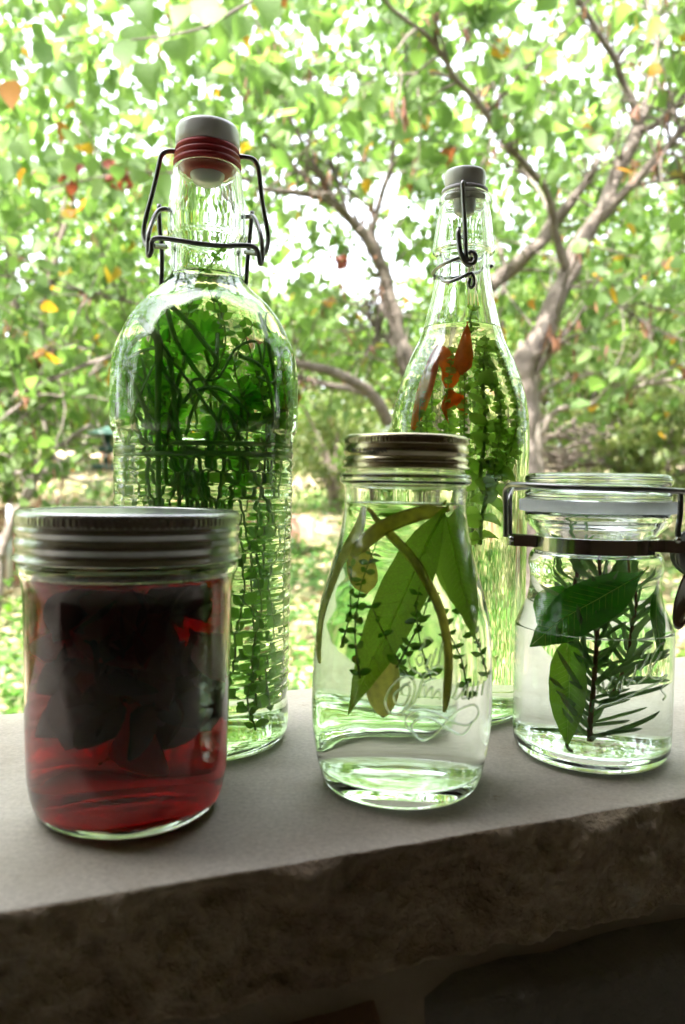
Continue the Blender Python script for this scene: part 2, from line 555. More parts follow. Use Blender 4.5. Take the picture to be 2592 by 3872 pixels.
def glass_shell(name, outer, wall_t, base_t, top_open_r, mat, parent, rmod=None, seg=128, punt=2.5, inner_from=None):
    """outer: list (r,z) mm from the heel up to the lip; returns inner profile (mm)"""
    out = smooth_prof(outer, 5)
    src = smooth_prof(inner_from, 5) if inner_from else out
    inner = []
    n = len(src)
    for i, (r, z) in enumerate(src):
        a = src[max(i - 1, 0)]; b = src[min(i + 1, n - 1)]
        tx, tz = b[0] - a[0], b[1] - a[1]
        l = math.hypot(tx, tz) or 1
        th = wall_t
        ir, iz = r - th * tz / l, z + th * tx / l
        inner.append((ir, iz))
    inner = [(max(top_open_r * 0.5, r), z) for r, z in inner if z > base_t + 1.0]
    # keep it monotone upward
    mono = [inner[0]]
    for r, z in inner[1:]:
        if z > mono[-1][1] + 0.15: mono.append((r, z))
    inner = mono
    topz = out[-1][1]
    inner = [p for p in inner if p[1] < topz - 1.0]
    r0 = inner[0][0]
    bottom_in = [(0, base_t + 0.9), (r0 * 0.4, base_t + 0.6), (r0 * 0.72, base_t + 0.1), (r0 * 0.9, base_t + 0.2), (r0 * 0.98, base_t + 0.8)]
    lip_r = out[-1][0]
    lip = [(lip_r - 0.3, topz + 0.5), (lip_r - 1.0, topz + 0.8), ((lip_r + inner[-1][0]) / 2, topz + 0.9), (inner[-1][0] + 0.5, topz + 0.4)]
    hr = out[0][0]
    bottom_out = [(0, punt), (hr * 0.5, punt * 0.85), (hr * 0.78, punt * 0.4), (hr * 0.86, 0.1), (hr * 0.93, 0.0)]
    prof = bottom_out + out + lip + list(reversed(inner)) + list(reversed(bottom_in))
    lathe(name, mm(prof), mat, parent, seg, rmod)
    return bottom_in + inner

def liquid(name, inner, level, mat, parent, grow=0.12, seg=96, rmod=None, nosurf=0.6):
    pr = []
    for r, z in inner:
        if z < level: pr.append((r + grow if r > 0 else 0, z - (grow if r < inner[5][0] * 0.9 else 0)))
    rl = pr[-1][0]
    pr += [(rl, level), (rl - 0.8, level - nosurf * 0.6), (rl - 2.4, level - nosurf), (rl * 0.5, level - nosurf), (0, level - nosurf)]
    return lathe(name, mm(pr), mat, parent, seg, rmod)

def rad_at(prof, z):
    for (r0, z0), (r1, z1) in zip(prof[:-1], prof[1:]):
        if z0 <= z <= z1 and z1 > z0: return r0 + (r1 - r0) * (z - z0) / (z1 - z0)
    return prof[-1][0]

# ---- tall ribbed swing-top bottle (left)
ribbed = Vessel('ribbed_bottle', -0.0754, 0.4132, 0.0022, 'tall wide glass bottle with ribbed sides and red rubber seal, crammed with green herbs', 'glass bottle')
o1 = [(39.5, 0.2), (43.0, 1.6), (45.2, 5.5), (45.8, 11), (45.6, 18), (44.9, 24)]
zz = 26.0
o1i = list(o1) + [(44.9 + 1.9 * k / 11, 30 + 11.5 * k) for k in range(12)]
while zz < 156:
    o1 += [(45.05 + (zz / 156) * 1.4, zz), (45.4 + (zz / 156) * 1.4, zz + 1.9), (45.4 + (zz / 156) * 1.4, zz + 3.6), (45.05 + (zz / 156) * 1.4, zz + 5.3)]
    zz += 6.5
top1 = [(46.9, 161), (48.4, 165), (48.7, 174), (48.6, 189), (48.0, 197), (46.6, 204.8), (44.0, 211), (41.4, 216.5), (38.2, 222.3), (32.6, 229.4), (26.6, 235), (22.4, 239), (19.6, 242.6), (18.5, 247), (18.4, 258), (18.7, 262.4), (20.0, 265.2), (20.2, 271), (19.9, 279), (19.1, 285.6), (17.9, 294), (17.6, 298.6)]
o1 += top1; o1i += top1
in1 = glass_shell('glass_body', o1, 2.4, 5.0, 8, M_glass, ribbed.root, inner_from=o1i)
LV1 = 243.5
liquid('liquid', in1, LV1, M_vinegar_green, ribbed.root)
lathe('seal', mm([(7, 296), (11.5, 296.5), (13.5, 299.8), (16.6, 300.0), (17.6, 300.8), (17.6, 302.2), (16.6, 302.9), (15.6, 303.2), (15.6, 304.2), (16.9, 304.6), (17.1, 305.2), (16.9, 305.9), (15.4, 306.3), (15.4, 307.3), (16.5, 307.7), (16.6, 308.6), (16.2, 309.6), (8, 309.6)]), M_rubber_red, ribbed.root, 64, closed=True)
st = lathe('stopper', mm([(0, 290.5), (4, 290.8), (7.2, 292.2), (8.8, 295), (9.0, 297), (9.0, 309.6), (15.4, 309.7), (16.3, 310.8), (16.6, 314), (16.4, 318.4), (15.5, 320.5), (13.0, 321.6), (6, 322), (0, 322.1)]), M_porc, ribbed.root, 64)
WR = 0.00125
def vt(vs, pts, n=6):
    return [p for p in spline([p for p in pts], n)]
def vwire(v, name, pts, r=WR, n=6, mat=None, seg=10):
    """pts in mm local (lx, ly, z), built as a child of the vessel"""
    q = [(x / 1000, y / 1000, z / 1000) for x, y, z in spline(pts, n)]
    return tube(name, q, r, mat or M_wire, v.root, seg)
def pxw(v, pts, ly=0):
    return [v.px(x, y, l if l is not None else ly) for x, y, l in pts]
z1p = lambda u, w_, ly: ribbed.px(350 + u * 0.574, 400 + w_ * 0.574, ly)
bail = [z1p(600, 310, 0), z1p(545, 303, -1), z1p(485, 306, -2), z1p(452, 335, -2), z1p(436, 400, -3), z1p(400, 560, -5), z1p(352, 740, -7), z1p(338, 830, -8), z1p(344, 890, -10), z1p(356, 925, -12), z1p(378, 935, -14)]
vwire(ribbed, 'bail_wire', bail)
bail2 = [z1p(945, 338, 0), z1p(990, 340, -1), z1p(1050, 352, -2), z1p(1084, 385, -2), z1p(1098, 440, -3), z1p(1120, 640, -5), z1p(1150, 800, -7), z1p(1158, 880, -8), z1p(1150, 940, -10), z1p(1128, 980, -12), z1p(1095, 975, -14)]
vwire(ribbed, 'bail_wire', bail2)
vwire(ribbed, 'bail_wire', [z1p(600, 310, 0), z1p(945, 338, 0)])
lev = [z1p(505, 690, 0), z1p(470, 684, -1), z1p(432, 700, -3), z1p(395, 765, -8), z1p(370, 850, -14), z1p(366, 960, -17), z1p(370, 992, -18), z1p(388, 960, -19), z1p(392, 900, -20), z1p(430, 876, -21.5), z1p(560, 890, -22.5), z1p(700, 912, -23), z1p(850, 926, -23), z1p(1000, 924, -22), z1p(1065, 935, -21), z1p(1092, 975, -20), z1p(1106, 1045, -18.5), z1p(1120, 1000, -17), z1p(1112, 870, -14), z1p(1085, 780, -8), z1p(1060, 735, -3), z1p(1035, 733, -1), z1p(1010, 735, 0)]
vwire(ribbed, 'lever_wire', lev, n=8)
vwire(ribbed, 'side_wire', [z1p(438, 655, 2), z1p(442, 800, 1), z1p(455, 925, 0), z1p(458, 1060, 1), z1p(452, 1195, 4)])
vwire(ribbed, 'side_wire', [z1p(1052, 700, 2), z1p(1040, 830, 1), z1p(1028, 960, 0), z1p(1018, 1080, 1), z1p(1012, 1185, 4)])
vwire(ribbed, 'wire_pin', [z1p(395, 925, -13), z1p(435, 930, -6), z1p(480, 932, 0)], 0.0014)
vwire(ribbed, 'wire_pin', [z1p(1010, 968, 0), z1p(1050, 972, -6), z1p(1088, 978, -13)], 0.0014)

# ---- slim swing-top bottle (behind)
slim = Vessel('slim_bottle', 0.0715, 0.4718, -0.0017, 'slender glass bottle with grey stopper, packed with green herbs and red chili pieces', 'glass bottle')
o2 = [(35, 0.2), (38.6, 1.8), (40.8, 6), (41.3, 14), (41.2, 60), (41.2, 110), (41.3, 150), (41.2, 165), (40.8, 174.5), (40.0, 181.5), (38.8, 188.4), (36.9, 195.4), (34.6, 202.5), (31.9, 209.6), (28.7, 216.7), (25.3, 223.8), (22.6, 231.5), (20.3, 240.8), (18.4, 248.3), (16.5, 258.5), (15.5, 266), (15.4, 272), (15.7, 273.8), (17.8, 275.2), (18.3, 277.2), (17.9, 280.6), (17.4, 284), (16.7, 289.7), (15.8, 296.6), (14.9, 302), (14.8, 303.4), (15.3, 304.4), (15.3, 306.6), (14.9, 308.4), (14.2, 309.2)]
def flute(a, z, r):
    k = max(0.0, min(1.0, (z - 0.20) / 0.03)) * max(0.0, min(1.0, (0.302 - z) / 0.006))
    return 1 + 0.012 * k * math.cos(10 * a)
in2 = glass_shell('glass_body', o2, 2.3, 5.0, 8, M_glass, slim.root, rmod=flute, seg=160)
LV2 = 230.6
liquid('liquid', in2, LV2, M_vinegar_green, slim.root, rmod=lambda a, z, r: 1.0 if z < 0.2 else 0.995)
lathe('seal', mm([(6, 306), (11, 309.6), (13.6, 309.7), (13.9, 310.6), (13.6, 312.2), (12.0, 312.8), (6, 312.8)]), M_rubber_grey, slim.root, 64, closed=True)
lathe('stopper', mm([(0, 297), (4, 297.2), (6.0, 298.6), (6.6, 301), (6.6, 312.9), (11.0, 312.9), (11.7, 314), (12.3, 318.6), (12.4, 321.4), (11.7, 322.8), (9, 323.6), (0, 324)]), M_porc_grey, slim.root, 64)
z4p = lambda u, w_, ly: slim.px(1400 + u * 0.4464, 600 + w_ * 0.4464, ly)
lathe('boss', mm([(0, 0), (3.4, 0), (3.0, 1.8), (0, 2.4)]), M_glass_smooth, slim.root, 32).location = (0, 0, 0)
boss = [c for c in slim.root.children if c.name.startswith('boss')][0]
bx, by, bz = z4p(782, 640, -16.4)
boss.location = (bx / 1000, by / 1000, bz / 1000); boss.rotation_euler = (math.radians(90), 0, 0)
vwire(slim, 'bail_wire', [(0, 0, 317.5), z4p(800, 215, -12), z4p(790, 202, -14), z4p(785, 215, -15.5), z4p(787, 260, -16), z4p(795, 420, -18), z4p(806, 620, -20.5), z4p(812, 780, -22), z4p(818, 850, -22), z4p(840, 862, -20), z4p(862, 850, -19)], 0.00135, 8)
import math as _m
curl = [z4p(755, 600, -17), z4p(748, 625, -20), z4p(752, 700, -21), z4p(765, 790, -22), z4p(790, 860, -22.5), z4p(825, 898, -22), z4p(868, 895, -21), z4p(893, 858, -20), z4p(888, 815, -19.5), z4p(858, 797, -19), z4p(838, 812, -18.5)]
vwire(slim, 'lever_wire', curl, 0.00150, 8)
vwire(slim, 'neck_wire', [z4p(775, 838, -19), z4p(700, 862, -18), z4p(610, 905, -13), z4p(560, 940, -6), z4p(536, 975, 1), z4p(556, 1005, 4), z4p(600, 1012, -8), z4p(622, 1040, -14), z4p(680, 1046, -18), z4p(760, 1015, -20), z4p(830, 985, -20), z4p(862, 980, -19), z4p(880, 1020, -19), z4p(878, 1075, -19), z4p(855, 1095, -19), z4p(838, 1070, -18.5), z4p(848, 1020, -18)], 0.00105, 8)
vwire(slim, 'neck_wire', [(-17, 3, 262), (-12, 13, 264), (0, 17.8, 266), (12, 13, 268), (16.8, 3, 268.5)], 0.00105, 8)

# ---- middle jar
mid = Vessel('mason_jar', 0.0295, 0.3569, -0.0010, 'curvy glass jar with gold-toned screw lid holding lemon peel and long green leaves', 'glass jar')
o3 = [(33.6, 0.3), (35.6, 2.5), (37.6, 8), (39.2, 14.6), (40.6, 23.5), (41.3, 34), (41.3, 43), (41.0, 54), (40.5, 64.3), (39.6, 73), (38.3, 81.9), (35.2, 93.3), (31.9, 104.8), (29.2, 116.4), (27.9, 124.9), (27.5, 131), (27.7, 136), (29.6, 137.8), (30.0, 139.8), (29.6, 141.8), (27.2, 143.2), (27.0, 148), (27.0, 156.5)]
in3 = glass_shell('glass_body', o3, 2.4, 8.0, 8, M_glass, mid.root, punt=2)
LV3 = 129.0
liquid('liquid', in3, LV3, M_vinegar, mid.root)
def knurl(lo, hi, amp, n):
    def f_(a, z, r):
        return 1 + (amp if lo < z < hi else 0) * (1 if math.sin(a * n) > 0 else -1)
    return f_
def screw_lid(v, R, z0, z1, mat, mat2, wide=False):
    H = z1 - z0
    if wide:
        mids = [(-0.1, .07), (-0.5, .2), (.15, .27), (.3, .36), (-.5, .43), (-.75, .5), (.1, .57), (.25, .62), (-.2, .67), (-.3, .7)]
    else:
        mids = [(-0.3, .10), (.1, .18), (.25, .24), (-.1, .29), (-.7, .33), (-.7, .36), (-.1, .41), (.2, .47), (.3, .54), (.1, .61), (-.3, .68), (-.35, .71)]
    pr = [(R - 1.6, z0 - 0.2), (R + 0.9, z0), (R + 1.0, z0 + 0.5)] + [(R + a_, z0 + H * b_) for a_, b_ in mids]
    pr += [(R - 0.2, z0 + H * (0.72 + 0.015 * k)) for k in range(13)] + [(R - 0.6, z1 - 0.6), (R - 1.5, z1 - 0.05), (R - 3.0, z1), (R - 5.5, z1 - 0.1), (R - 6.0, z1 - 0.7), (R - 6.0, z1 - 1.4), (R - 2.2, z1 - 1.6), (R - 2.2, z0 + 1)]
    lathe('screw_band', mm(pr), mat, v.root, 480, knurl((z0 + H * 0.735) / 1000, (z0 + H * 0.90) / 1000, 0.12 / R, 120), closed=True)
    lathe('lid_disc', mm([(0, z1 - 0.9), (R * 0.45, z1 - 0.9), (R * 0.5, z1 - 0.6), (R - 6.2, z1 - 0.6), (R - 5.6, z1 - 1.2), (R - 2.6, z1 - 1.3), (R - 2.6, z1 - 2.4), (0, z1 - 1.9)]), mat2, v.root, 96)
screw_lid(mid, 28.2, 144.6, 159.4, M_gold, M_zinc_disc)

# ---- red jar
red = Vessel('red_vinegar_jar', -0.0899, 0.3242, 0.0018, 'squat wide glass jar of dark red liquid with silver screw lid', 'glass jar')
o4 = [(32, 0.3), (34.6, 1.2), (37.0, 3.4), (39.0, 8), (40.3, 15), (40.9, 24), (41.3, 41), (41.7, 68), (42.0, 88), (42.3, 94), (43.1, 98), (44.2, 100.4), (44.6, 102.6), (44.2, 104.2), (42.8, 105.2), (42.3, 110), (42.3, 121.5)]
in4 = glass_shell('glass_body', o4, 2.5, 5.0, 8, M_glass, red.root)
liquid('liquid', in4, 100.0, M_vinegar_red, red.root)
screw_lid(red, 45.1, 105.8, 125.2, M_zinc, M_zinc_disc, True)

# ---- clamp jar (right)
clamp = Vessel('clamp_jar', 0.1324, 0.4014, -0.0017, 'clear clamp-top jar with glass lid and white gasket holding bay leaves and rosemary', 'glass jar')
o5 = [(33.5, 0.3), (36.4, 1.5), (38.6, 5), (39.4, 9.5), (39.6, 28), (39.6, 62), (39.0, 66.5), (37.4, 71), (34.8, 76.5), (33.1, 82), (32.4, 88), (32.6, 93), (33.4, 97.5), (33.3, 100.6), (31.9, 104.0), (29.6, 106), (28.6, 109), (28.8, 111.6), (30.6, 114.4), (33.6, 117.4), (35.6, 120), (36.1, 122.6), (35.9, 124.0)]
in5 = glass_shell('glass_body', o5, 2.8, 7.0, 8, M_glass, clamp.root, punt=1.6)
liquid('liquid', in5, 108.0, M_vinegar, clamp.root)
lathe('gasket', mm([(35.6, 125.0), (38.6, 125.0), (38.9, 125.4), (38.9, 130.2), (38.6, 130.7), (35.6, 130.7)]), M_silicone, clamp.root, 96)
lathe('glass_lid', mm([(0, 131.6), (20, 131.4), (27, 131.3), (27.5, 125.8), (28.6, 125.8), (28.9, 130.9), (35.4, 130.9), (36.2, 131.8), (36.1, 134.2), (34.6, 135.6), (33.2, 136.2), (33.0, 137.2), (33.8, 138.0), (35.8, 138.8), (36.4, 140.6), (36.0, 142.6), (34.6, 143.9), (31, 144.4), (24, 143.4), (0, 143.0)]), M_glass_smooth, clamp.root, 128)
lathe('neck_band', mm([(30.0, 104.5), (30.5, 104.5), (30.75, 104.6), (30.8, 104.75), (30.8, 105.2), (30.8, 111.6), (30.8, 112.05), (30.75, 112.2), (30.5, 112.3), (30.0, 112.3)]), M_steel, clamp.root, 96, closed=True)
z8p = lambda u, w_, ly: clamp.px(1850 + u * 0.555, 1700 + w_ * 0.555, ly)
def strap(v, name, pts, halfh, th, mat, n=5, vert=True):
    """flat strip: pts in local mm, halfh along z, th thick"""
    q = [Vector(p) / 1000 for p in spline(pts, n)]
    V, Fc = [], []
    for i, p in enumerate(q):
        t = (q[min(i + 1, len(q) - 1)] - q[max(i - 1, 0)]); 
        t.normalize()
        if vert: s = Vector((0, 0, 1))
        else: s = Vector((0.25, 1, 0)).normalized()
        nrm = t.cross(s).normalized()
        hh = halfh / 1000; tt = th / 2000
        V += [p + s * hh + nrm * tt, p - s * hh + nrm * tt, p - s * hh - nrm * tt, p + s * hh - nrm * tt]
    for i in range(len(q) - 1):
        for k in range(4):
            Fc.append((i * 4 + k, i * 4 + (k + 1) % 4, (i + 1) * 4 + (k + 1) % 4, (i + 1) * 4 + k))
    Fc.append((3, 2, 1, 0)); e = (len(q) - 1) * 4; Fc.append((e, e + 1, e + 2, e + 3))
    return obj(name, mesh(name, V, Fc, mat, False), v.root)
# left ears of the band and the clamping wire
strap(clamp, 'band_tab', [(-28.4, -9.5, 108.9), (-33, -10.5, 109.0), (-41.5, -11, 109.3), (-43.6, -9, 109.4), (-43.8, -5, 109.4), (-42, -3, 109.3), (-36, -2.5, 109.1), (-29.7, -2.5, 109)], 2.9, 0.9, M_steel)
strap(clamp, 'band_tab', [(28.4, -9.5, 108.8), (34, -10.5, 108.9), (44, -11, 109.0), (46, -9, 109), (46, -4, 109), (42, -2.5, 109), (36, -2.5, 108.9), (29.7, -2.5, 108.9)], 2.9, 0.9, M_steel)
lathe('rivet', mm([(0, 0), (1.7, 0), (1.3, 0.9), (0, 1.2)]), M_steel, clamp.root, 24)
rv = [c for c in clamp.root.children if c.name.startswith('rivet')][0]
p_ = z8p(152, 615, -11.3); rv.location = (p_[0] / 1000, p_[1] / 1000, p_[2] / 1000); rv.rotation_euler = (math.radians(90), 0, 0)
r2 = rv.copy(); link(r2, clamp.root); p_ = z8p(1290, 622, -11.3); r2.location = (p_[0] / 1000, p_[1] / 1000, p_[2] / 1000)
WC = 0.0014
vwire(clamp, 'clamp_wire', [z8p(115, 600, -9), z8p(115, 480, -9), z8p(112, 350, -9.5), z8p(112, 290, -11), z8p(130, 254, -14), z8p(175, 243, -20), z8p(320, 250, -29), z8p(560, 264, -34), z8p(800, 272, -34.4), z8p(1000, 276, -31), z8p(1200, 282, -22), z8p(1330, 290, -12), z8p(1420, 292, -8)], WC, 8)
vwire(clamp, 'clamp_wire', [z8p(142, 600, -3), z8p(142, 480, -3), z8p(142, 350, -2), z8p(150, 292, 4), z8p(180, 268, 14), (-26, 27, 137), (0, 34.2, 136.8), (26, 26, 136.8), z8p(1180, 285, 14), z8p(1290, 292, 4), z8p(1420, 296, 0)], WC, 8)
vwire(clamp, 'clamp_wire', [z8p(1306, 292, -9), z8p(1306, 380, -9), z8p(1302, 460, -9), z8p(1290, 540, -9), z8p(1288, 600, -9)], WC, 8)
vwire(clamp, 'clamp_wire', [z8p(1380, 292, -3), z8p(1384, 420, -3), z8p(1380, 600, -3)], WC, 8)
# lever: bent polished plates below the right ear
def plate(v, name, pts, ly0, th, mat, bow=0.0, n=5):
    q = spline(pts + [pts[0]], n)[:-1]
    loc = [v.px(1850 + u * 0.555, 1700 + w_ * 0.555, ly0) for u, w_ in q]
    cx = sum(p[0] for p in loc) / len(loc); cz_ = sum(p[2] for p in loc) / len(loc)
    V, Fc = [], []
    m_ = len(loc)
    rings = [(1.0, 0), (0.93, -0.5 * th), (0.7, -0.5 * th), (0.35, -0.5 * th)]
    for sgn in (1, -1):
        for k, (sc_, dy) in enumerate(rings):
            for x, y, z_ in loc:
                V.append(((cx + (x - cx) * sc_) / 1000, (y + sgn * dy + bow * (1 - sc_ ** 2)) / 1000, (cz_ + (z_ - cz_) * sc_) / 1000))
        V.append((cx / 1000, (ly0 - sgn * 0.5 * th + bow) / 1000, cz_ / 1000))
    B = 4 * m_ + 1
    for s_ in (0, 1):
        for k in range(3):
            for i in range(m_):
                j = (i + 1) % m_
                f_ = (s_ * B + k * m_ + i, s_ * B + k * m_ + j, s_ * B + (k + 1) * m_ + j, s_ * B + (k + 1) * m_ + i)
                Fc.append(f_ if s_ else f_[::-1])
        for i in range(m_):
            j = (i + 1) % m_
            f_ = (s_ * B + 3 * m_ + i, s_ * B + 3 * m_ + j, s_ * B + 4 * m_)
            Fc.append(f_ if s_ else f_[::-1])
    return obj(name, mesh(name, V, Fc, mat), v.root)
plate(clamp, 'lever_cam', [(1330, 560), (1275, 600), (1235, 680), (1240, 760), (1290, 830), (1370, 870), (1450, 830), (1490, 720), (1450, 610), (1390, 565)], -5, 2.0, M_wire, -1.0)
plate(clamp, 'lever_cam', [(1350, 575), (1300, 620), (1268, 700), (1280, 780), (1330, 840), (1400, 850), (1470, 780), (1480, 680), (1430, 590)], -9, 2.0, M_wire, -1.5)
plate(clamp, 'lever', [(1330, 850), (1296, 930), (1262, 1040), (1250, 1150), (1262, 1215), (1300, 1234), (1345, 1190), (1400, 1080), (1440, 960), (1450, 860)], -7, 1.6, M_steel, 3.0)
# ------------------------------------------------------------------ leaves
def leaf_vf(shape, fold=0.2, curl=-0.15, wave=0.0, cols=1):
    """unit leaf: stem end at the origin, tip along +Y, face along +Z; shape = [(t, half width)]"""
    V, Fc = [], []
    n = 2 * cols + 1
    for i, (t, w_) in enumerate(shape):
        zc = curl * t * t + wave * math.sin(t * 9)
        for k in range(-cols, cols + 1):
            s = k / cols
            V.append((w_ * s, t, zc + fold * w_ * abs(s) + wave * 0.6 * s * math.sin(t * 11 + s)))
    for i in range(len(shape) - 1):
        for k in range(n - 1):
            Fc.append((i * n + k, i * n + k + 1, (i + 1) * n + k + 1, (i + 1) * n + k))
    return V, Fc

def frame(tip, nrm):
    tip = tip.normalized()
    r = tip.cross(nrm)
    if r.length < 1e-4: r = tip.cross(Vector((0.3, 0.5, 0.8)))
    r.normalize()
    n = r.cross(tip)
    return Matrix((( r.x, tip.x, n.x), (r.y, tip.y, n.y), (r.z, tip.z, n.z)))

def leaf_obj(me, pos, tip, nrm, size, parent, name='leaf', sx=1.0):
    o = bpy.data.objects.new(name, me)
    R3 = frame(tip, nrm).to_4x4()
    o.matrix_basis = Matrix.Translation(pos - (parent.location if parent else Vector())) @ R3 @ Matrix.Diagonal((size * sx, size, size, 1))
    return link(o, parent)

def batch_leaves(name, tmpl, items, mat, parent=None, smooth=False):
    """items: (pos, tip, nrm, size); one mesh"""
    V0, F0 = tmpl
    V0 = np.array(V0); F0 = np.array(F0)
    N = len(items)
    if N == 0: return None
    Pp = np.array([tuple(i[0]) for i in items]); T = np.array([tuple(i[1]) for i in items]); Nn = np.array([tuple(i[2]) for i in items]); S = np.array([i[3] for i in items])
    T /= np.linalg.norm(T, axis=1)[:, None] + 1e-9
    R_ = np.cross(T, Nn); R_ /= np.linalg.norm(R_, axis=1)[:, None] + 1e-9
    Nn = np.cross(R_, T)
    V = (Pp[:, None, :] + S[:, None, None] * (V0[None, :, 0, None] * R_[:, None, :] + V0[None, :, 1, None] * T[:, None, :] + V0[None, :, 2, None] * Nn[:, None, :]))
    if parent is not None: V = V - np.array(parent.location)
    Fa = F0[None] + (np.arange(N) * len(V0))[:, None, None]
    return obj(name, big_mesh(name, V.reshape(-1, 3), Fa.reshape(-1, F0.shape[1]), mat, smooth), parent)

G = [(0, (0.05, 0.115, 0.012)), (0.45, (0.09, 0.17, 0.02)), (1, (0.14, 0.23, 0.035))]
M_thyme = leaf_mat('thyme_leaf', [(0, (0.12, 0.30, 0.03)), (0.5, (0.20, 0.44, 0.05)), (1, (0.32, 0.58, 0.10))], 0.7, 0.35, 0.05, nscale=500)
M_parsley = leaf_mat('parsley_leaf', [(0, (0.18, 0.52, 0.04)), (1, (0.32, 0.68, 0.07))], 0.72, 0.35, 0.05, nscale=300)
M_chive = leaf_mat('chive_stalk', [(0, (0.14, 0.36, 0.06)), (1, (0.26, 0.52, 0.12))], 0.6, 0.3, 0.08, nscale=100)
M_oregano = leaf_mat('marjoram_leaf', [(0, (0.30, 0.46, 0.08)), (0.6, (0.42, 0.60, 0.14)), (1, (0.50, 0.68, 0.24))], 0.7, 0.4, 0.05, nscale=400)
M_stemg = leaf_mat('green_stem', [(0, (0.25, 0.40, 0.08)), (1, (0.36, 0.50, 0.14))], 0.5, 0.4, 0.05, nscale=200)
M_stemb = leaf_mat('brown_twig_stem', [(0, (0.30, 0.13, 0.08)), (1, (0.36, 0.17, 0.10))], 0.3, 0.5, 0.03)
M_bay = leaf_mat('bay_leaf', [(0, (0.05, 0.30, 0.01)), (1, (0.07, 0.36, 0.015))], 0.65, 0.22, 0.07, nscale=120)
M_bay_pale = leaf_mat('pale_bay_leaf', [(0, (0.30, 0.58, 0.05)), (1, (0.34, 0.62, 0.06))], 0.7, 0.25, 0.06, nscale=120)
M_verbena = leaf_mat('verbena_leaf', [(0, (0.42, 0.66, 0.09)), (1, (0.46, 0.70, 0.11))], 0.78, 0.35, 0.05, nscale=150)
M_rib = leaf_mat('leaf_midrib', [(0, (0.75, 0.85, 0.35)), (1, (0.78, 0.87, 0.38))], 0.85, 0.4, 0.05)
M_rosemary = leaf_mat('rosemary_needle', [(0, (0.14, 0.30, 0.09)), (0.6, (0.22, 0.40, 0.15)), (1, (0.40, 0.55, 0.32))], 0.6, 0.35, 0.07, nscale=300)
M_peel = leaf_mat('lemon_peel', [(0, (0.97, 0.92, 0.30)), (1, (0.98, 0.94, 0.42))], 0.92, 0.4, 0.04, (1, 1, 1), nscale=300)
M_chili = leaf_mat('red_chili', [(0, (0.99, 0.30, 0.04)), (1, (0.99, 0.40, 0.07))], 0.92, 0.3, 0.04, (1, 1, 1), nscale=150)
M_dark = leaf_mat('dark_purple_leaf', [(0, (0.03, 0.004, 0.005)), (0.8, (0.12, 0.01, 0.012)), (1, (0.5, 0.03, 0.04))], 0.5, 0.4, 0.03, (1.2, 0.8, 0.8))

oval = [(0.0, 0.03), (0.12, 0.16), (0.3, 0.27), (0.5, 0.30), (0.7, 0.25), (0.88, 0.13), (1.0, 0.02)]
lance = [(0, 0.008), (0.06, 0.03), (0.15, 0.075), (0.27, 0.11), (0.4, 0.125), (0.55, 0.115), (0.7, 0.09), (0.84, 0.052), (0.94, 0.02), (1, 0.003)]
bayl = [(0, 0.012), (0.05, 0.02), (0.10, 0.07), (0.18, 0.13), (0.3, 0.175), (0.45, 0.19), (0.6, 0.18), (0.74, 0.14), (0.86, 0.085), (0.94, 0.04), (1, 0.004)]
needle = [(0, 0.035), (0.1, 0.055), (0.5, 0.062), (0.85, 0.05), (1, 0.012)]
me_thyme = [mesh('thyme_leaf', *leaf_vf(oval, f_, c_), M_thyme) for f_, c_ in ((0.3, -0.2), (0.1, 0.15), (0.5, -0.35))]
oval2 = [(0.0, 0.04), (0.1, 0.22), (0.28, 0.38), (0.5, 0.42), (0.72, 0.36), (0.9, 0.18), (1.0, 0.02)]
me_oreg = [mesh('marjoram_leaf', *leaf_vf(oval2, f_, c_, 0.02), M_oregano) for f_, c_ in ((0.5, -0.3), (0.3, 0.2), (0.8, -0.5))]
me_needle = [mesh('rosemary_needle', *leaf_vf(needle, -0.8, c_), M_rosemary) for c_ in (-0.1, 0.15, -0.25)]
def parsley_vf():
    # a fan of toothed lobes round a short stalk
    V, Fc = [(0, 0, 0)], []
    outline = []
    for a, r in [(-100, .30), (-92, .52), (-80, .42), (-70, .62), (-58, .50), (-50, .34), (-44, .55), (-36, .82), (-28, .70), (-20, .86), (-12, .72), (-6, .95), (0, .84), (6, 1.0), (12, .80), (20, .92), (28, .70), (36, .84), (44, .55), (50, .34), (58, .52), (70, .62), (80, .42), (92, .52), (100, .30)]:
        outline.append((r * math.sin(math.radians(a)), r * math.cos(math.radians(a)), 0.10 * r * math.sin(a * 0.13)))
    V += outline
    for i in range(1, len(outline)): Fc.append((0, i + 1, i))
    return V, Fc
me_pars = mesh('parsley_leaf', *parsley_vf(), M_parsley, False)

def rv(k=1.0): return Vector((random.uniform(-k, k), random.uniform(-k, k), random.uniform(-k, k)))

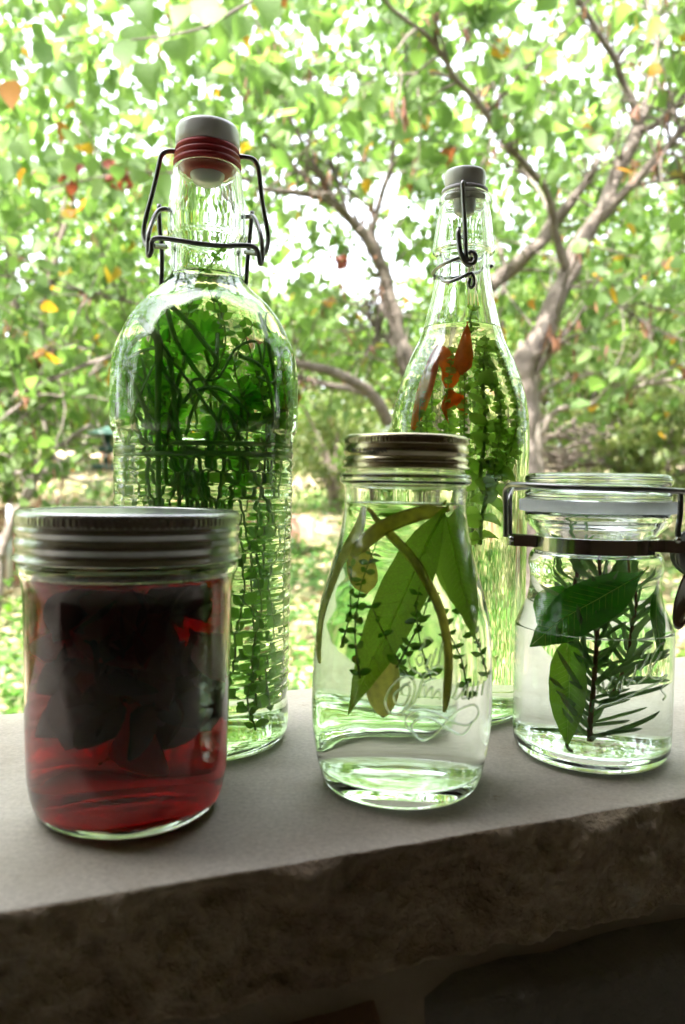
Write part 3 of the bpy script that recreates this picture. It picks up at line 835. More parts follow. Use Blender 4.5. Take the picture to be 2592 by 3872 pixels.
def sprig(v, name, cat, label, group, path, stem_r, meshes, size, step, stem_mat, grow=(0.6, 1.0), n_at=2, out=0.7, rmax=39, zmax=None, side_r=None, twist=1.6):
    """path: local mm points; leaves in whorls. The root is the stem itself."""
    pts = [v.W(*p) for p in spline(path, 10)]
    base = pts[0].copy()
    rad = [stem_r * (1 - 0.55 * i / len(pts)) / 1000 for i in range(len(pts))]
    V, Fc = tube_vf([p - base for p in pts], rad, 6)
    root = obj(name, mesh(name, V, Fc, stem_mat), None, base)
    tag(root, label, cat, group)
    L_ = 0.0; nxt = step * 0.5; ang = random.uniform(0, 6)
    tot = sum((b - a).length for a, b in zip(pts[:-1], pts[1:])) * 1000
    for a, b in zip(pts[:-1], pts[1:]):
        d = (b - a).length * 1000
        L_ += d
        while L_ >= nxt:
            t = (b - a).normalized()
            u = t.cross(Vector((0.2, 1, 0.3))).normalized(); w_ = t.cross(u)
            for k in range(n_at):
                an = ang + 2 * math.pi * k / n_at + random.uniform(-0.3, 0.3)
                dr = u * math.cos(an) + w_ * math.sin(an)
                tip = (dr * out + t * (1 - out) + rv(0.25)).normalized()
                s = size * random.uniform(*grow) * (1 - 0.3 * nxt / tot) / 1000
                q = a + tip * s - v.o
                if math.hypot(q.x, q.y) * 1000 > (rmax(q.z * 1000) if callable(rmax) else rmax): 
                    c = -Vector((q.x, q.y, 0)).normalized()
                    tip = (tip + c * 1.3).normalized()
                    q = a + tip * s - v.o
                    if math.hypot(q.x, q.y) * 1000 > (rmax(q.z * 1000) if callable(rmax) else rmax): continue
                leaf_obj(random.choice(meshes), a, tip, (t * 0.25 - v.ed * 0.9 + rv(0.6)), s, root)
            ang += twist
            nxt += step * random.uniform(0.8, 1.2)
    return root

def rm_of(inner, m_=1.2):
    return lambda z: rad_at(inner[5:], z) - m_

# ---- inside the tall ribbed bottle
R1 = rm_of(in1)
def wind(v, Rf, z0, z1, turns, r0, r1, ph, n=12):
    out = []
    for i in range(n + 1):
        t = i / n
        z = z0 + (z1 - z0) * t
        r = min(r0 + (r1 - r0) * t, Rf(z) - 1)
        a = ph + turns * 2 * math.pi * t
        out.append((r * math.cos(a), r * math.sin(a), z))
    return out
chive_n = [0]
CH = ['chive running from the upper left shoulder down to the right wall of the ribbed bottle', 'chive crossing behind the centre and bending back down in the ribbed bottle',
      'thickest upright chive stalk near the left side of the ribbed bottle', 'chive dropping straight down just right of the thickest stalk',
      'kinked chive arching over the thickest stalk in the ribbed bottle', 'chive arching across the middle toward the right in the ribbed bottle',
      'chive following the right wall of the ribbed bottle and curling under', 'long chive sweeping from the left wall to the lower right of the ribbed bottle',
      'chive slanting from the left wall under the horizontal band', 'short chive forking downward below the horizontal band',
      'short curved chive left of the thickest stalk, below the band', 'chive hooking down from the right shoulder to the centre',
      'chive arched over at the left shoulder of the ribbed bottle', 'thick slanting chive below the band, ending above the silver lid']
def chive(path, r=1.3):
    pts = [ribbed.W(*p) for p in spline(path, 9)]
    base = pts[0].copy()
    rad = [r * 0.8 / 1000 * (1 - 0.5 * (i / len(pts)) ** 2) for i in range(len(pts))]
    V, Fc = tube_vf([p - base for p in pts], rad, 8)
    o = obj('chive', mesh('chive', V, Fc, M_chive), None, base)
    i = chive_n[0]; chive_n[0] += 1
    if i < len(CH): tag(o, CH[i], 'chive', 'chives in the ribbed bottle')
    elif i < len(CH) + 3: tag(o, 'chive wound sideways round the ribbed bottle as part of the dark horizontal band', 'chive', 'chives of the horizontal band')
    else: tag(o, 'thin chive lost among the leaves in the core of the ribbed bottle', 'chive', 'chives in the core of the ribbed bottle')
z2 = lambda u, w_, ly, k=0.80: (lambda p: (p[0] * k, ly, p[2]))(ribbed.px(350 + u * 0.574, 1100 + w_ * 0.574, ly))
for path, r in [
    ([z2(430, 100, -22), z2(470, 200, -24), z2(520, 340, -26), z2(640, 500, -26), z2(760, 640, -26), z2(900, 780, -25), z2(1060, 900, -22), z2(1160, 930, -18)], 1.5),
    ([z2(450, 110, -24), z2(560, 200, -26), z2(680, 320, -27), z2(790, 430, -28), z2(820, 500, -28), z2(740, 640, -28), z2(640, 820, -26), z2(600, 960, -24)], 1.5),
    ([z2(240, 200, -20), z2(300, 270, -26), z2(370, 330, -30), z2(385, 450, -32), z2(380, 650, -33), z2(375, 900, -33), z2(378, 1200, -33), z2(385, 1450, -32), z2(380, 1650, -30)], 2.2),
    ([z2(420, 380, -28), z2(470, 450, -29), z2(500, 620, -30), z2(520, 800, -30), z2(560, 980, -29), z2(590, 1130, -28)], 1.7),
    ([z2(170, 430, -14), z2(230, 340, -22), z2(340, 300, -28), z2(400, 350, -31), z2(400, 480, -32), z2(480, 600, -31), z2(555, 700, -30), z2(530, 830, -29), z2(470, 930, -27), z2(400, 1000, -24)], 1.7),
    ([z2(570, 760, -26), z2(640, 690, -28), z2(760, 650, -29), z2(880, 670, -28), z2(1000, 760, -26), z2(1100, 880, -20)], 1.4),
    ([z2(1120, 200, -14), z2(1180, 380, -16), z2(1220, 600, -14), z2(1245, 850, -12), z2(1230, 1100, -14), z2(1130, 1300, -22), z2(970, 1400, -26)], 1.3),
    ([z2(160, 480, -12), z2(210, 600, -18), z2(280, 750, -24), z2(350, 900, -27), z2(450, 1010, -28), z2(560, 1130, -29), z2(640, 1250, -29), z2(800, 1430, -26), z2(840, 1500, -24)], 1.5),
    ([z2(200, 880, -16), z2(300, 1000, -24), z2(420, 1050, -28), z2(520, 1140, -29), z2(600, 1240, -29), z2(620, 1450, -27)], 1.2),
    ([z2(490, 1130, -26), z2(540, 1230, -27), z2(600, 1330, -27), z2(610, 1480, -26)], 1.3),
    ([z2(320, 1120, -26), z2(300, 1200, -27), z2(320, 1320, -27), z2(370, 1420, -26)], 1.3),
    ([z2(860, 200, -10), z2(830, 330, -20), z2(820, 480, -27), z2(750, 620, -28), z2(700, 560, -24)], 1.3),
    ([z2(180, 500, -14), z2(220, 440, -20), z2(330, 400, -26), z2(420, 410, -28), z2(470, 480, -28)], 1.2),
    ([z2(640, 1180, -25), z2(720, 1280, -26), z2(820, 1400, -25), z2(830, 1440, -23)], 1.6),
]:
    chive(path, r)
for k in range(3):
    chive(wind(ribbed, R1, 150 + k * 2.6, 153 + k * 3.4, random.choice((-1, 1)) * random.uniform(0.6, 0.9), 41, 40, 3.3 + k * 0.5, 10), 1.5)
for k in range(16):                                                      # fine curling strands near the front of the glass
    a0 = random.uniform(3.6, 5.8); z0_ = random.uniform(95, 205); pth = []
    for j in range(8):
        zz_ = min(222, max(70, z0_ + random.uniform(-16, 16) + 5 * j * (1 if k % 2 else -1)))
        rr_ = min(random.uniform(30, 37), R1(zz_) - 2); aa_ = a0 + random.uniform(-0.15, 0.15) + 0.22 * j * (1 if k % 3 else -1)
        pth.append((rr_ * math.cos(aa_), rr_ * math.sin(aa_), zz_))
    chive(pth, random.uniform(0.7, 1.2))
for k in range(10):
    chive(wind(ribbed, R1, random.uniform(90, 140), random.uniform(195, 222), random.uniform(-0.8, 0.8), random.uniform(14, 40), random.uniform(14, 40), random.uniform(0, 6), 7), 1.2)
gthy = 'thyme sprigs in the ribbed bottle'
lthy = 'thin thyme sprig with tiny oval leaves inside the tall ribbed bottle'
tp = [
    [(-4, 3, 205), (-7, -4, 225), (-3, -6, 240), (3, -6, 250), (9, -4, 262)],
    [(6, -14, 150), (2, -18, 180), (8, -20, 205), (4, -14, 226)],
    [(16, -22, 140), (18, -22, 170), (12, -20, 195), (20, -12, 215)],
    [(24, -20, 128), (27, -18, 160), (22, -18, 190), (14, -16, 214)],
    [(-20, -18, 160), (-16, -22, 185), (-10, -24, 205), (-6, -14, 224)],
    [(-2, -26, 120), (4, -28, 150), (14, -26, 168)],
    [(14, -24, 60), (18, -26, 85), (14, -26, 110), (22, -22, 135)],
    [(24, -22, 25), (22, -26, 50), (26, -22, 75), (20, -22, 100)],
    [(10, -22, 30), (14, -24, 55), (8, -22, 80), (12, -20, 105), (6, -20, 130)],
    [(30, -14, 20), (28, -18, 40), (31, -12, 62), (27, -16, 90)],
    [(2, 6, 22), (6, 2, 60), (0, 8, 100), (8, 2, 140)],
    [(16, 6, 20), (20, 2, 50), (18, 8, 90), (22, 0, 130)],
    [(26, 8, 60), (22, 12, 100), (28, 4, 150), (22, 0, 190)],
    [(-12, 4, 60), (-16, 2, 100), (-10, 8, 150), (-14, 4, 195)],
    [(8, -28, 98), (18, -24, 104), (26, -20, 112), (31, -12, 118)],
    [(4, 14, 150), (-4, 18, 180), (6, 16, 205), (0, 10, 230)],
    [(-34, -14, 90), (-36, -12, 120), (-33, -16, 150)],
    [(34, -14, 140), (36, -12, 170), (30, -10, 205)],
    [(-30, 4, 40), (-34, 2, 80), (-30, 6, 120)],
    [(-20, 20, 30), (-24, 16, 80), (-20, 18, 140)],
    [(20, 24, 20), (18, 22, 60), (24, 20, 110)],
    [(32, 2, 20), (35, -4, 50), (33, 0, 90), (36, -4, 130)],
    [(6, 26, 30), (2, 24, 80), (8, 26, 130)],
    [(24, -26, 12), (20, -27, 30), (26, -24, 48)],
    [(-26, -6, 130), (-30, -2, 160), (-26, -4, 185), (-20, -4, 210)],
]
for i, pth in enumerate(tp):
    pp = pth
    sprig(ribbed, 'thyme_sprig', 'herb sprig', lthy if i else 'thyme sprig reaching up into the neck of the tall ribbed bottle', gthy if i else None, pp, 0.6, me_thyme, 9.0 if i else 8.5, 5.0, M_stemg, n_at=2, rmax=R1, out=0.75)
def parsley(v, path, label, group, n=7, size=14):
    pts = [v.W(*p) for p in spline(path, 8)]
    base = pts[0].copy()
    V, Fc = tube_vf([p - base for p in pts], 0.0009, 6)
    root = obj('parsley_sprig', mesh('parsley_sprig', V, Fc, M_stemg), None, base)
    tag(root, label, 'herb sprig', group)
    for k in range(n):
        a = pts[-1 - int(k * len(pts) * 0.6 / n)]
        tip = rv(1); tip.z = abs(tip.z) * 0.8 + 0.1
        leaf_obj(me_pars, a, tip, rv(1), size * random.uniform(0.7, 1.2) / 1000, root)
ring = []
for k in range(9):
    a_ = k * 2 * math.pi / 9; r_ = random.uniform(31, 37)
    ring.append([(20 * math.cos(a_), 20 * math.sin(a_), random.uniform(125, 150)), (r_ * math.cos(a_), r_ * math.sin(a_), random.uniform(158, 172)), ((r_ - 4) * math.cos(a_ + .2), (r_ - 4) * math.sin(a_ + .2), random.uniform(188, 210))])
for pth in ring[::3] + [[(-24, -10, 150), (-32, -14, 175), (-34, -12, 195)], [(-26, 10, 150), (-34, 4, 170), (-30, 4, 200)], [(26, 4, 140), (34, -6, 160), (36, -8, 185)], [(24, 14, 150), (32, 10, 175), (28, 6, 205)], [(-10, 20, 160), (-18, 24, 185), (-10, 20, 215)],
            [(0, -4, 150), (4, -10, 180), (-2, -18, 208)], [(8, -6, 140), (14, -14, 165), (16, -22, 182)], [(-4, -4, 140), (-14, -16, 165), (-20, -20, 182)], [(14, 0, 130), (24, -8, 150), (28, -14, 172)], [(6, -8, 130), (8, -18, 150), (6, -26, 170)], [(10, 4, 160), (4, 6, 190), (-8, -2, 218)], [(4, 4, 150), (18, 4, 180), (22, -10, 200)], [(-6, 2, 120), (-8, 10, 150), (-16, 10, 190)], [(0, 0, 110), (10, -12, 130), (18, -20, 150)], [(0, 2, 110), (-4, -14, 128), (-8, -22, 142)]]:
    parsley(ribbed, pth, 'bright green lobed parsley sprig among chives in the tall ribbed bottle', 'parsley in the ribbed bottle', 8, 11.5)

# ---- inside the slim bottle
R2 = rm_of(in2)
z5 = lambda u, w_, ly, k=0.80: (lambda p: (p[0] * k, ly, p[2]))(slim.px(1400 + u * 0.4464, 1200 + w_ * 0.4464, ly))
def fleshy(v, name, label, cat, path, wmm, mat, th=0.25, group=None, twist=0.0, face=(0, -1, 0.1), shape=None):
    """strip of rind or pepper with thickness; path in local mm"""
    q = [v.W(*p) for p in spline(path, 7)]
    base = q[0].copy()
    V, Fc = [], []
    n = len(q)
    fdir = (v.er * face[0] + v.ed * face[1] + Vector((0, 0, face[2]))).normalized()
    for i, p in enumerate(q):
        t = (q[min(i + 1, n - 1)] - q[max(i - 1, 0)]).normalized()
        f_ = fdir.copy(); f_.rotate(Matrix.Rotation(twist * i / n, 3, t))
        s = t.cross(f_).normalized(); nn = s.cross(t)
        u = i / (n - 1)
        wv = (shape(u) if shape else min(1, 4 * u + 0.35, 4 * (1 - u) + 0.35)) * wmm / 2000
        h = th * wmm / 1000
        c = p - base
        V += [c + s * wv, c + s * wv * 0.6 + nn * h * wv * 1000 / wmm * 1.3, c - s * wv * 0.6 + nn * h * wv * 1000 / wmm * 1.3, c - s * wv, c - s * wv * 0.5 + nn * h * .35, c + s * wv * 0.5 + nn * h * .35]
    for i in range(n - 1):
        for k in range(6):
            Fc.append((i * 6 + k, i * 6 + (k + 1) % 6, (i + 1) * 6 + (k + 1) % 6, (i + 1) * 6 + k))
    Fc.append((5, 4, 3, 2, 1, 0)); e = (n - 1) * 6; Fc.append(tuple(e + k for k in range(6)))
    o = obj(name, mesh(name, V, Fc, mat), None, base)
    tag(o, label, cat, group)
    return o
taper = lambda u: max(0.04, math.sin(math.pi * min(1, u * 0.85 + 0.12)) ** 0.8)
fleshy(slim, 'chili_piece', 'long orange-red chili strip slanting near the left side of the slender bottle', 'chili pepper', [z5(540, 250, -22), z5(490, 400, -24), z5(420, 600, -26), z5(360, 790, -26), z5(300, 960, -24)], 9, M_chili, 0.3, shape=lambda u: max(0.06, math.sin(math.pi * min(1, u * 0.9 + 0.03)) ** 0.7))
fleshy(slim, 'chili_piece', 'upright red chili point breaking the liquid surface of the slender bottle', 'chili pepper', [z5(830, 70, -12), z5(825, 160, -16), z5(810, 300, -20), z5(790, 420, -22), z5(770, 520, -22)], 9.5, M_chili, 0.45, shape=lambda u: max(0.05, min(1, u * 1.7) * min(1, (1 - u) * 4 + 0.2)))
fleshy(slim, 'chili_piece', 'broad red chili chunk in the middle of the slender bottle', 'chili pepper', [z5(590, 300, -10), z5(640, 400, -14), z5(680, 500, -16), z5(660, 640, -16)], 9, M_chili, 0.3)
fleshy(slim, 'chili_piece', 'small hooked red chili tip low in the slender bottle', 'chili pepper', [z5(720, 680, -20), z5(660, 740, -22), z5(620, 800, -23), z5(655, 910, -23)], 10, M_chili, 0.4, shape=lambda u: max(0.05, 1 - u))
fleshy(slim, 'chili_piece', 'narrow red chili sliver right of the hooked chili tip in the slender bottle', 'chili pepper', [z5(745, 680, -18), z5(770, 750, -18), z5(820, 860, -18)], 6, M_chili, 0.4, shape=taper)
lor = 'bushy green marjoram sprig with small cupped leaves in the slender bottle'
gor = 'marjoram sprigs packed in the slender bottle'
tops = [(-14, -14), (-6, -20), (2, -22), (10, -20), (17, -14), (-20, -6), (22, -4), (14, 4), (0, 6), (-10, 8), (8, -10), (-4, -6), (-24, -14), (25, -14), (-28, -4), (28, -6), (-18, -24), (18, -24)]
for i, (ax, ay) in enumerate(tops):
    zt = random.uniform(206, 225); k = min(1, (R2(zt) - 4) / 24)
    pth = [(ax * 0.9 + random.uniform(-3, 3), ay * 0.9, 150 + random.uniform(-12, 8)), (ax * 1.2, ay * 1.15, 178), (ax * k * 1.05, ay * k * 1.05, 200), (ax * k * 0.8 + random.uniform(-3, 3), ay * k * 0.8, zt)]
    sprig(slim, 'marjoram_sprig', 'herb sprig', lor, gor, pth, 0.5, me_oreg, 5.0, 3.1, M_stemg, n_at=3, rmax=R2, out=0.8)
sprig(slim, 'herb_stem', 'herb sprig', 'thick pale green stem with broad leaves down the centre of the slender bottle', None,
      [z5(990, 1500, -20), z5(950, 1400, -20), z5(985, 1100, -22), z5(1000, 950, -22), z5(985, 700, -22), z5(985, 450, -18), z5(990, 250, -10)], 1.3, me_oreg, 15, 12, M_stemg, n_at=3, rmax=R2, out=0.75)
sprig(slim, 'herb_stem', 'herb sprig', 'lower pale stem with open leaves in the bottom half of the slender bottle', None,
      [slim.px(1806, 2060, -22), slim.px(1812, 1960, -22), slim.px(1830, 1850, -22), slim.px(1835, 1740, -22)], 1.2, me_oreg, 12, 9, M_stemg, n_at=3, rmax=R2, out=0.8)
sprig(slim, 'herb_stem', 'herb sprig', 'side shoot with loose leaves by the right wall of the slender bottle', None,
      [(10, -18, 116), (16, -18, 132), (20, -16, 146), (24, -12, 160), (20, -12, 172)], 0.8, me_oreg, 13, 8, M_stemg, n_at=3, rmax=R2, out=0.8)
sprig(slim, 'herb_stem', 'herb sprig', 'pointed herb tip standing above the liquid in the slender bottle neck', None,
      [(4, -4, 224), (5, -5, 236), (7, -6, 244)], 0.9, me_oreg, 7, 4.5, M_stemg, n_at=2, rmax=R2, out=0.7)

# ---- inside the middle jar
R3 = rm_of(in3)
mz = lambda x, y, ly, k=0.82: (lambda p: (p[0] * k, ly, p[2]))(mid.px(x, y, ly))
def big_leaf(v, name, label, cat, base_l, tip_l, face, shape, wscale, mat, rib=None, curl=0.0, fold=0.12, wave=0.01, group=None, cols=3, n=26):
    """one big leaf with its midrib as a part"""
    b, t = v.W(*base_l), v.W(*tip_l)
    Lh = (t - b).length
    sh = []
    for i in range(n + 1):
        u = i / n
        for (u0, w0), (u1, w1) in zip(shape[:-1], shape[1:]):
            if u0 <= u <= u1 + 1e-9:
                k = (u - u0) / (u1 - u0); k = k * k * (3 - 2 * k) * 0.4 + k * 0.6
                sh.append((u, (w0 + (w1 - w0) * k) * wscale)); break
    V, Fc = leaf_vf(sh, fold, curl, wave, cols)
    o = bpy.data.objects.new(name, mesh(name, V, Fc, mat))
    f_ = v.er * face[0] + v.ed * face[1] + Vector((0, 0, face[2]))
    o.matrix_basis = Matrix.Translation(b) @ frame(t - b, f_).to_4x4() @ Matrix.Diagonal((Lh, Lh, Lh, 1))
    link(o); tag(o, label, cat, group)
    pts = [(0, u, curl * u * u + wave * math.sin(u * 9) + 0.001) for u in np.linspace(-0.04, 0.97, 20)]
    V, Fc = tube_vf(pts, [0.0055 * (1 - 0.75 * i / 19) for i in range(20)], 6)
    obj('midrib', mesh('midrib', V, Fc, rib or M_rib), o)
    # side veins
    vv, ff = [], []
    for i in range(3, 17):
        u = i / 19 * 0.98
        wd = 0
        for (u0, w0) in sh:
            if u0 <= u: wd = w0
        for s in (-1, 1):
            a_ = Vector((0, u, curl * u * u + wave * math.sin(u * 9) + 0.0012))
            u2 = min(0.99, u + wd * 0.7)
            e_ = Vector((s * wd * 0.86, u2, curl * u2 * u2 + wave * math.sin(u2 * 9) + fold * wd * 0.86 + 0.0012))
            x_, y_ = tube_vf([a_, (a_ + e_) / 2 + Vector((0, 0, 0.0006)), e_], [0.0012, 0.0009, 0.0003], 4, len(vv))
            vv += x_; ff += y_
    vo = obj('side_veins', mesh('side_veins', vv, ff, rib or M_rib), o)
    return o
big_leaf(mid, 'verbena_leaf', 'long lance-shaped green leaf lying diagonally across the front of the gold-lidded jar', 'leaf',
         mz(1700, 1925, -10), mz(1303, 2700, -26, 0.9), (-0.35, -1, 0.1), lance, 0.82, M_verbena, curl=-0.07, fold=0.22, wave=0.022)
big_leaf(mid, 'verbena_leaf', 'pale green leaf hanging along the right side of the gold-lidded jar', 'leaf',
         mz(1690, 1960, -8), mz(1815, 2420, -14, 0.85), (0.5, -0.9, 0.1), lance, 1.25, M_verbena, curl=-0.06, fold=0.2)
big_leaf(mid, 'verbena_leaf', 'darker leaf tucked behind the pale hanging leaf of the gold-lidded jar', 'leaf',
         mz(1705, 1930, 4), mz(1700, 2330, 8, 0.85), (0.2, -1, 0.1), lance, 1.5, M_verbena, curl=0.04)
fleshy(mid, 'lemon_peel', 'long narrow lemon peel strip curving down over the big leaf', 'lemon peel', [mz(1380, 1925, -14), mz(1440, 2000, -20), mz(1560, 2110, -28), mz(1625, 2200, -32, .88), mz(1680, 2310, -34, .9), mz(1708, 2420, -35, .9), mz(1716, 2520, -35, .9), mz(1704, 2640, -34, .9), mz(1692, 2695, -33, .9)], 4.0, M_peel, 0.2)
fleshy(mid, 'lemon_peel', 'broad lemon peel strip crossing just under the lid of the gold-lidded jar', 'lemon peel', [mz(1700, 1930, -6), mz(1600, 1945, -14), mz(1500, 1975, -20), mz(1420, 2010, -21), mz(1350, 2060, -20), mz(1300, 2110, -17)], 7.0, M_peel, 0.2, face=(0, -1, 0.3))
fleshy(mid, 'lemon_peel', 'lemon peel strip running down the left wall of the gold-lidded jar', 'lemon peel', [mz(1370, 1920, -10), mz(1340, 2010, -12), mz(1290, 2110, -12, .9), mz(1245, 2230, -12, .93), mz(1218, 2340, -11, .95), mz(1215, 2440, -10, .95), mz(1232, 2510, -10, .95)], 5.5, M_peel, 0.2, face=(-0.6, -1, 0.1))
fleshy(mid, 'lemon_peel', 'wide yellow lemon rind behind the big leaf, upper left of the gold-lidded jar', 'lemon peel', [mz(1350, 2010, -4), mz(1370, 2130, -2), mz(1390, 2220, 0), mz(1400, 2260, 2)], 11, M_peel, 0.15, shape=lambda u: max(0.1, math.sin(math.pi * min(1, u * 0.9 + 0.08))))
fleshy(mid, 'lemon_peel', 'bumpy yellow lemon rind piece below the big leaf of the gold-lidded jar', 'lemon peel', [mz(1440, 2440, -12), mz(1445, 2520, -14), mz(1448, 2620, -14), mz(1452, 2695, -12)], 13, M_peel, 0.2, shape=lambda u: max(0.1, math.sin(math.pi * min(1, u * 0.92 + 0.06)) ** 0.7))
lth = 'thyme sprig with dark round leaves inside the gold-lidded jar'
for pth in [[mz(1350, 2560, -22), mz(1320, 2400, -26), mz(1340, 2250, -22), mz(1380, 2150, -16), mz(1430, 2040, -12)],
            [mz(1270, 2450, -18), mz(1300, 2330, -22), mz(1300, 2220, -20), mz(1320, 2120, -12)],
            [mz(1640, 2560, -24), mz(1600, 2440, -26), mz(1580, 2320, -24), mz(1590, 2230, -18)],
            [mz(1500, 2520, -22), mz(1560, 2420, -26), mz(1610, 2330, -22), mz(1640, 2220, -14)],
            [mz(1780, 2640, -12), mz(1760, 2500, -16), mz(1700, 2380, -16), mz(1660, 2280, -10)],
            [mz(1560, 2560, -10), mz(1500, 2480, -14), mz(1440, 2380, -18), mz(1400, 2300, -18)],
            [mz(1820, 2560, 0, .85), mz(1800, 2440, -6, .85), mz(1760, 2340, -8), mz(1700, 2250, -4)]]:
    sprig(mid, 'thyme_sprig', 'herb sprig', lth, 'thyme in the gold-lidded jar', pth, 0.45, me_thyme, 6.5, 5.5, M_stemg, n_at=2, rmax=R3, out=0.75)
lch = [mz(1560, 1945, -12), mz(1500, 1950, -14), mz(1440, 1948, -14), mz(1410, 1940, -12)]
big_leaf(mid, 'verbena_leaf', 'small bright leaf floating flat just below the surface of the gold-lidded jar', 'leaf', mz(1420, 1955, -8), mz(1560, 1960, -4), (0, -0.5, 1), bayl, 1.0, M_parsley)

# ---- inside the clamp jar
R5 = rm_of(in5)
cz = lambda u, w_, ly, k=0.82: (lambda p: (p[0] * k, ly, p[2]))(clamp.px(1850 + u * 0.555, 1700 + w_ * 0.555, ly))
big_leaf(clamp, 'bay_leaf', 'large glossy dark green bay leaf slanting across the clamp-top jar', 'leaf', cz(1085, 830, -14), cz(262, 1345, -22, 0.95), (0.1, -1, 0.25), bayl, 0.98, M_bay, curl=0.08, fold=0.16, wave=0.02)
big_leaf(clamp, 'bay_leaf', 'light green bay leaf hanging tip down to the base of the clamp-top jar', 'leaf', cz(560, 1240, -12), (lambda p: (p[0], p[1], max(p[2], 10.0)))(cz(525, 2060, -24, 0.88)), (-0.3, -1, 0.1), bayl, 0.80, M_bay_pale, curl=-0.05, fold=0.35, wave=0.015)
big_leaf(clamp, 'bay_leaf', 'dark narrow bay leaf seen edge-on near the right wall of the clamp-top jar', 'leaf', cz(1130, 900, -6, .9), cz(1125, 1420, -10, .88), (1, -0.35, 0.1), bayl, 1.0, M_bay, curl=0.03)
big_leaf(clamp, 'bay_leaf', 'shaded bay leaf behind the rosemary on the left of the clamp-top jar', 'leaf', cz(560, 900, 6, .8), cz(380, 1280, 4, .8), (-0.2, -1, 0), bayl, 1.3, M_bay, curl=0.03)
fleshy(clamp, 'leaf_stalk', 'short yellow-green stalk lying on the bottom of the clamp-top jar', 'stalk', [(lambda p: (p[0], p[1], zz3))(cz(u3, w3, l3, .88)) for u3, w3, l3, zz3 in ((522, 2060, -24, 11.5), (540, 2100, -27, 9.6), (565, 2150, -30, 9.2))], 1.8, M_stemg, 0.5)
def rosemary(path, label, size=26, step=3.4, n_at=2, rad=1.6):
    return sprig(clamp, 'rosemary_sprig', 'herb sprig', label, None, path, rad, me_needle, size, step, M_stemb, grow=(0.7, 1.15), n_at=n_at, out=0.58, rmax=R5, twist=1.3)
rosemary([cz(690, 1965, -16), cz(690, 1850, -16), cz(715, 1600, -16), cz(730, 1400, -16), cz(745, 1200, -12), cz(760, 900, -8), cz(740, 720, -6)], 'upright rosemary sprig with brown woody stem in the clamp-top jar', 22, 2.7, 2, 1.3)
rosemary([cz(820, 1700, -8), cz(900, 1500, -6), cz(960, 1250, -2), cz(980, 1000, 0), cz(900, 720, 4)], 'second rosemary sprig leaning right in the clamp-top jar', 21, 3.0, 2, 1.0)
rosemary([cz(560, 1100, 4), cz(600, 900, 0), cz(620, 700, -4), cz(560, 590, -8)], 'short rosemary tip under the neck of the clamp-top jar', 20, 3.6, 2, 1.0)
long_n = [((690, 1900, -16), (285, 1875, -20)), ((720, 1930, -16), (1245, 1800, -18)), ((730, 1830, -14), (1040, 1745, -22)), ((740, 1700, -14), (1235, 1585, -20)), ((780, 1620, -12), (1080, 1420, -24)), ((690, 1890, -18), (600, 1790, -22)), ((690, 1700, -18), (470, 1370, -26)), ((680, 1480, -18), (600, 1080, -26)), ((750, 1560, -14), (1100, 1330, -22))]
ros = bpy.data.objects['rosemary_sprig']
for (a, b) in long_n:
    A = clamp.W(*cz(*a)); B = clamp.W(*cz(*b, 0.86))
    leaf_obj(random.choice(me_needle), A, B - A, -clamp.ed + Vector((0, 0, 0.5)), (B - A).length, ros, sx=0.62)

# ---- inside the red jar
R4 = rm_of(in4)
me_steep = []
for k in range(3):
    v_, f_ = leaf_vf([(t_, w_ * 1.9) for t_, w_ in bayl], 0.3 - 0.2 * k, 0.3 * (-1) ** k, 0.06, 3)
    me_steep.append(mesh('steeped_leaf', v_, f_, M_dark))
for k in range(80):
    a_ = random.uniform(0, 2 * math.pi); r_ = 33 * math.sqrt(random.random())
    z_ = 98 - 64 * random.random() ** 1.5
    p_ = red.W(r_ * math.cos(a_) * 0.8, r_ * math.sin(a_) * 0.8, z_)
    c_in = (red.o - p_) * 14; c_in.z = 0
    tip_ = c_in + Vector((random.gauss(0, .45), random.gauss(0, .45), -1)); s_ = random.uniform(.018, .036)
    if z_ / 1000 - s_ < 0.014: continue
    o = bpy.data.objects.new('steeped_leaf', me_steep[k % 3])
    o.matrix_basis = Matrix.Translation(p_) @ frame(tip_, rv(1)).to_4x4() @ Matrix.Diagonal((s_, s_, s_, 1))
    link(o); tag(o, 'dark wine-red leaf steeping in the red liquid of the silver-lidded jar', 'leaf', 'leaves steeping in the red vinegar')

# ---- raised lettering on the glass and the stamp on the lid
def on_surface(v, prof, x, y, lift=0.0):
    d = ray(x, y); o = Vector((0, 0, CAM_H))
    t = v.D * 0.85
    for _ in range(30):
        p = o + d * t
        q = p - v.o
        r = math.hypot(q.x, q.y)
        R_ = rad_at(prof, p.z * 1000) / 1000 + lift / 1000
        t += (r - R_) * 0.7
    q = o + d * t - v.o
    return Vector((q.dot(v.er), q.dot(v.ed), q.z))
def emboss(v, prof, strokes, r, name='raised_lettering'):
    V, Fc = [], []
    for st_ in strokes:
        pts = [on_surface(v, prof, x, y) for x, y in spline(st_, 6)]
        a, b = tube_vf(pts, r / 1000, 8, len(V))
        V += a; Fc += b
    return obj(name, mesh(name, V, Fc, M_glass_smooth), v.root)
sp3 = [(r, z) for r, z in smooth_prof(o3, 5)]
sp5 = [(r, z) for r, z in smooth_prof(o5, 5)]
ez = lambda pts: [(1420 + u * 0.2934, 2380 + w_ * 0.2934) for u, w_ in pts]
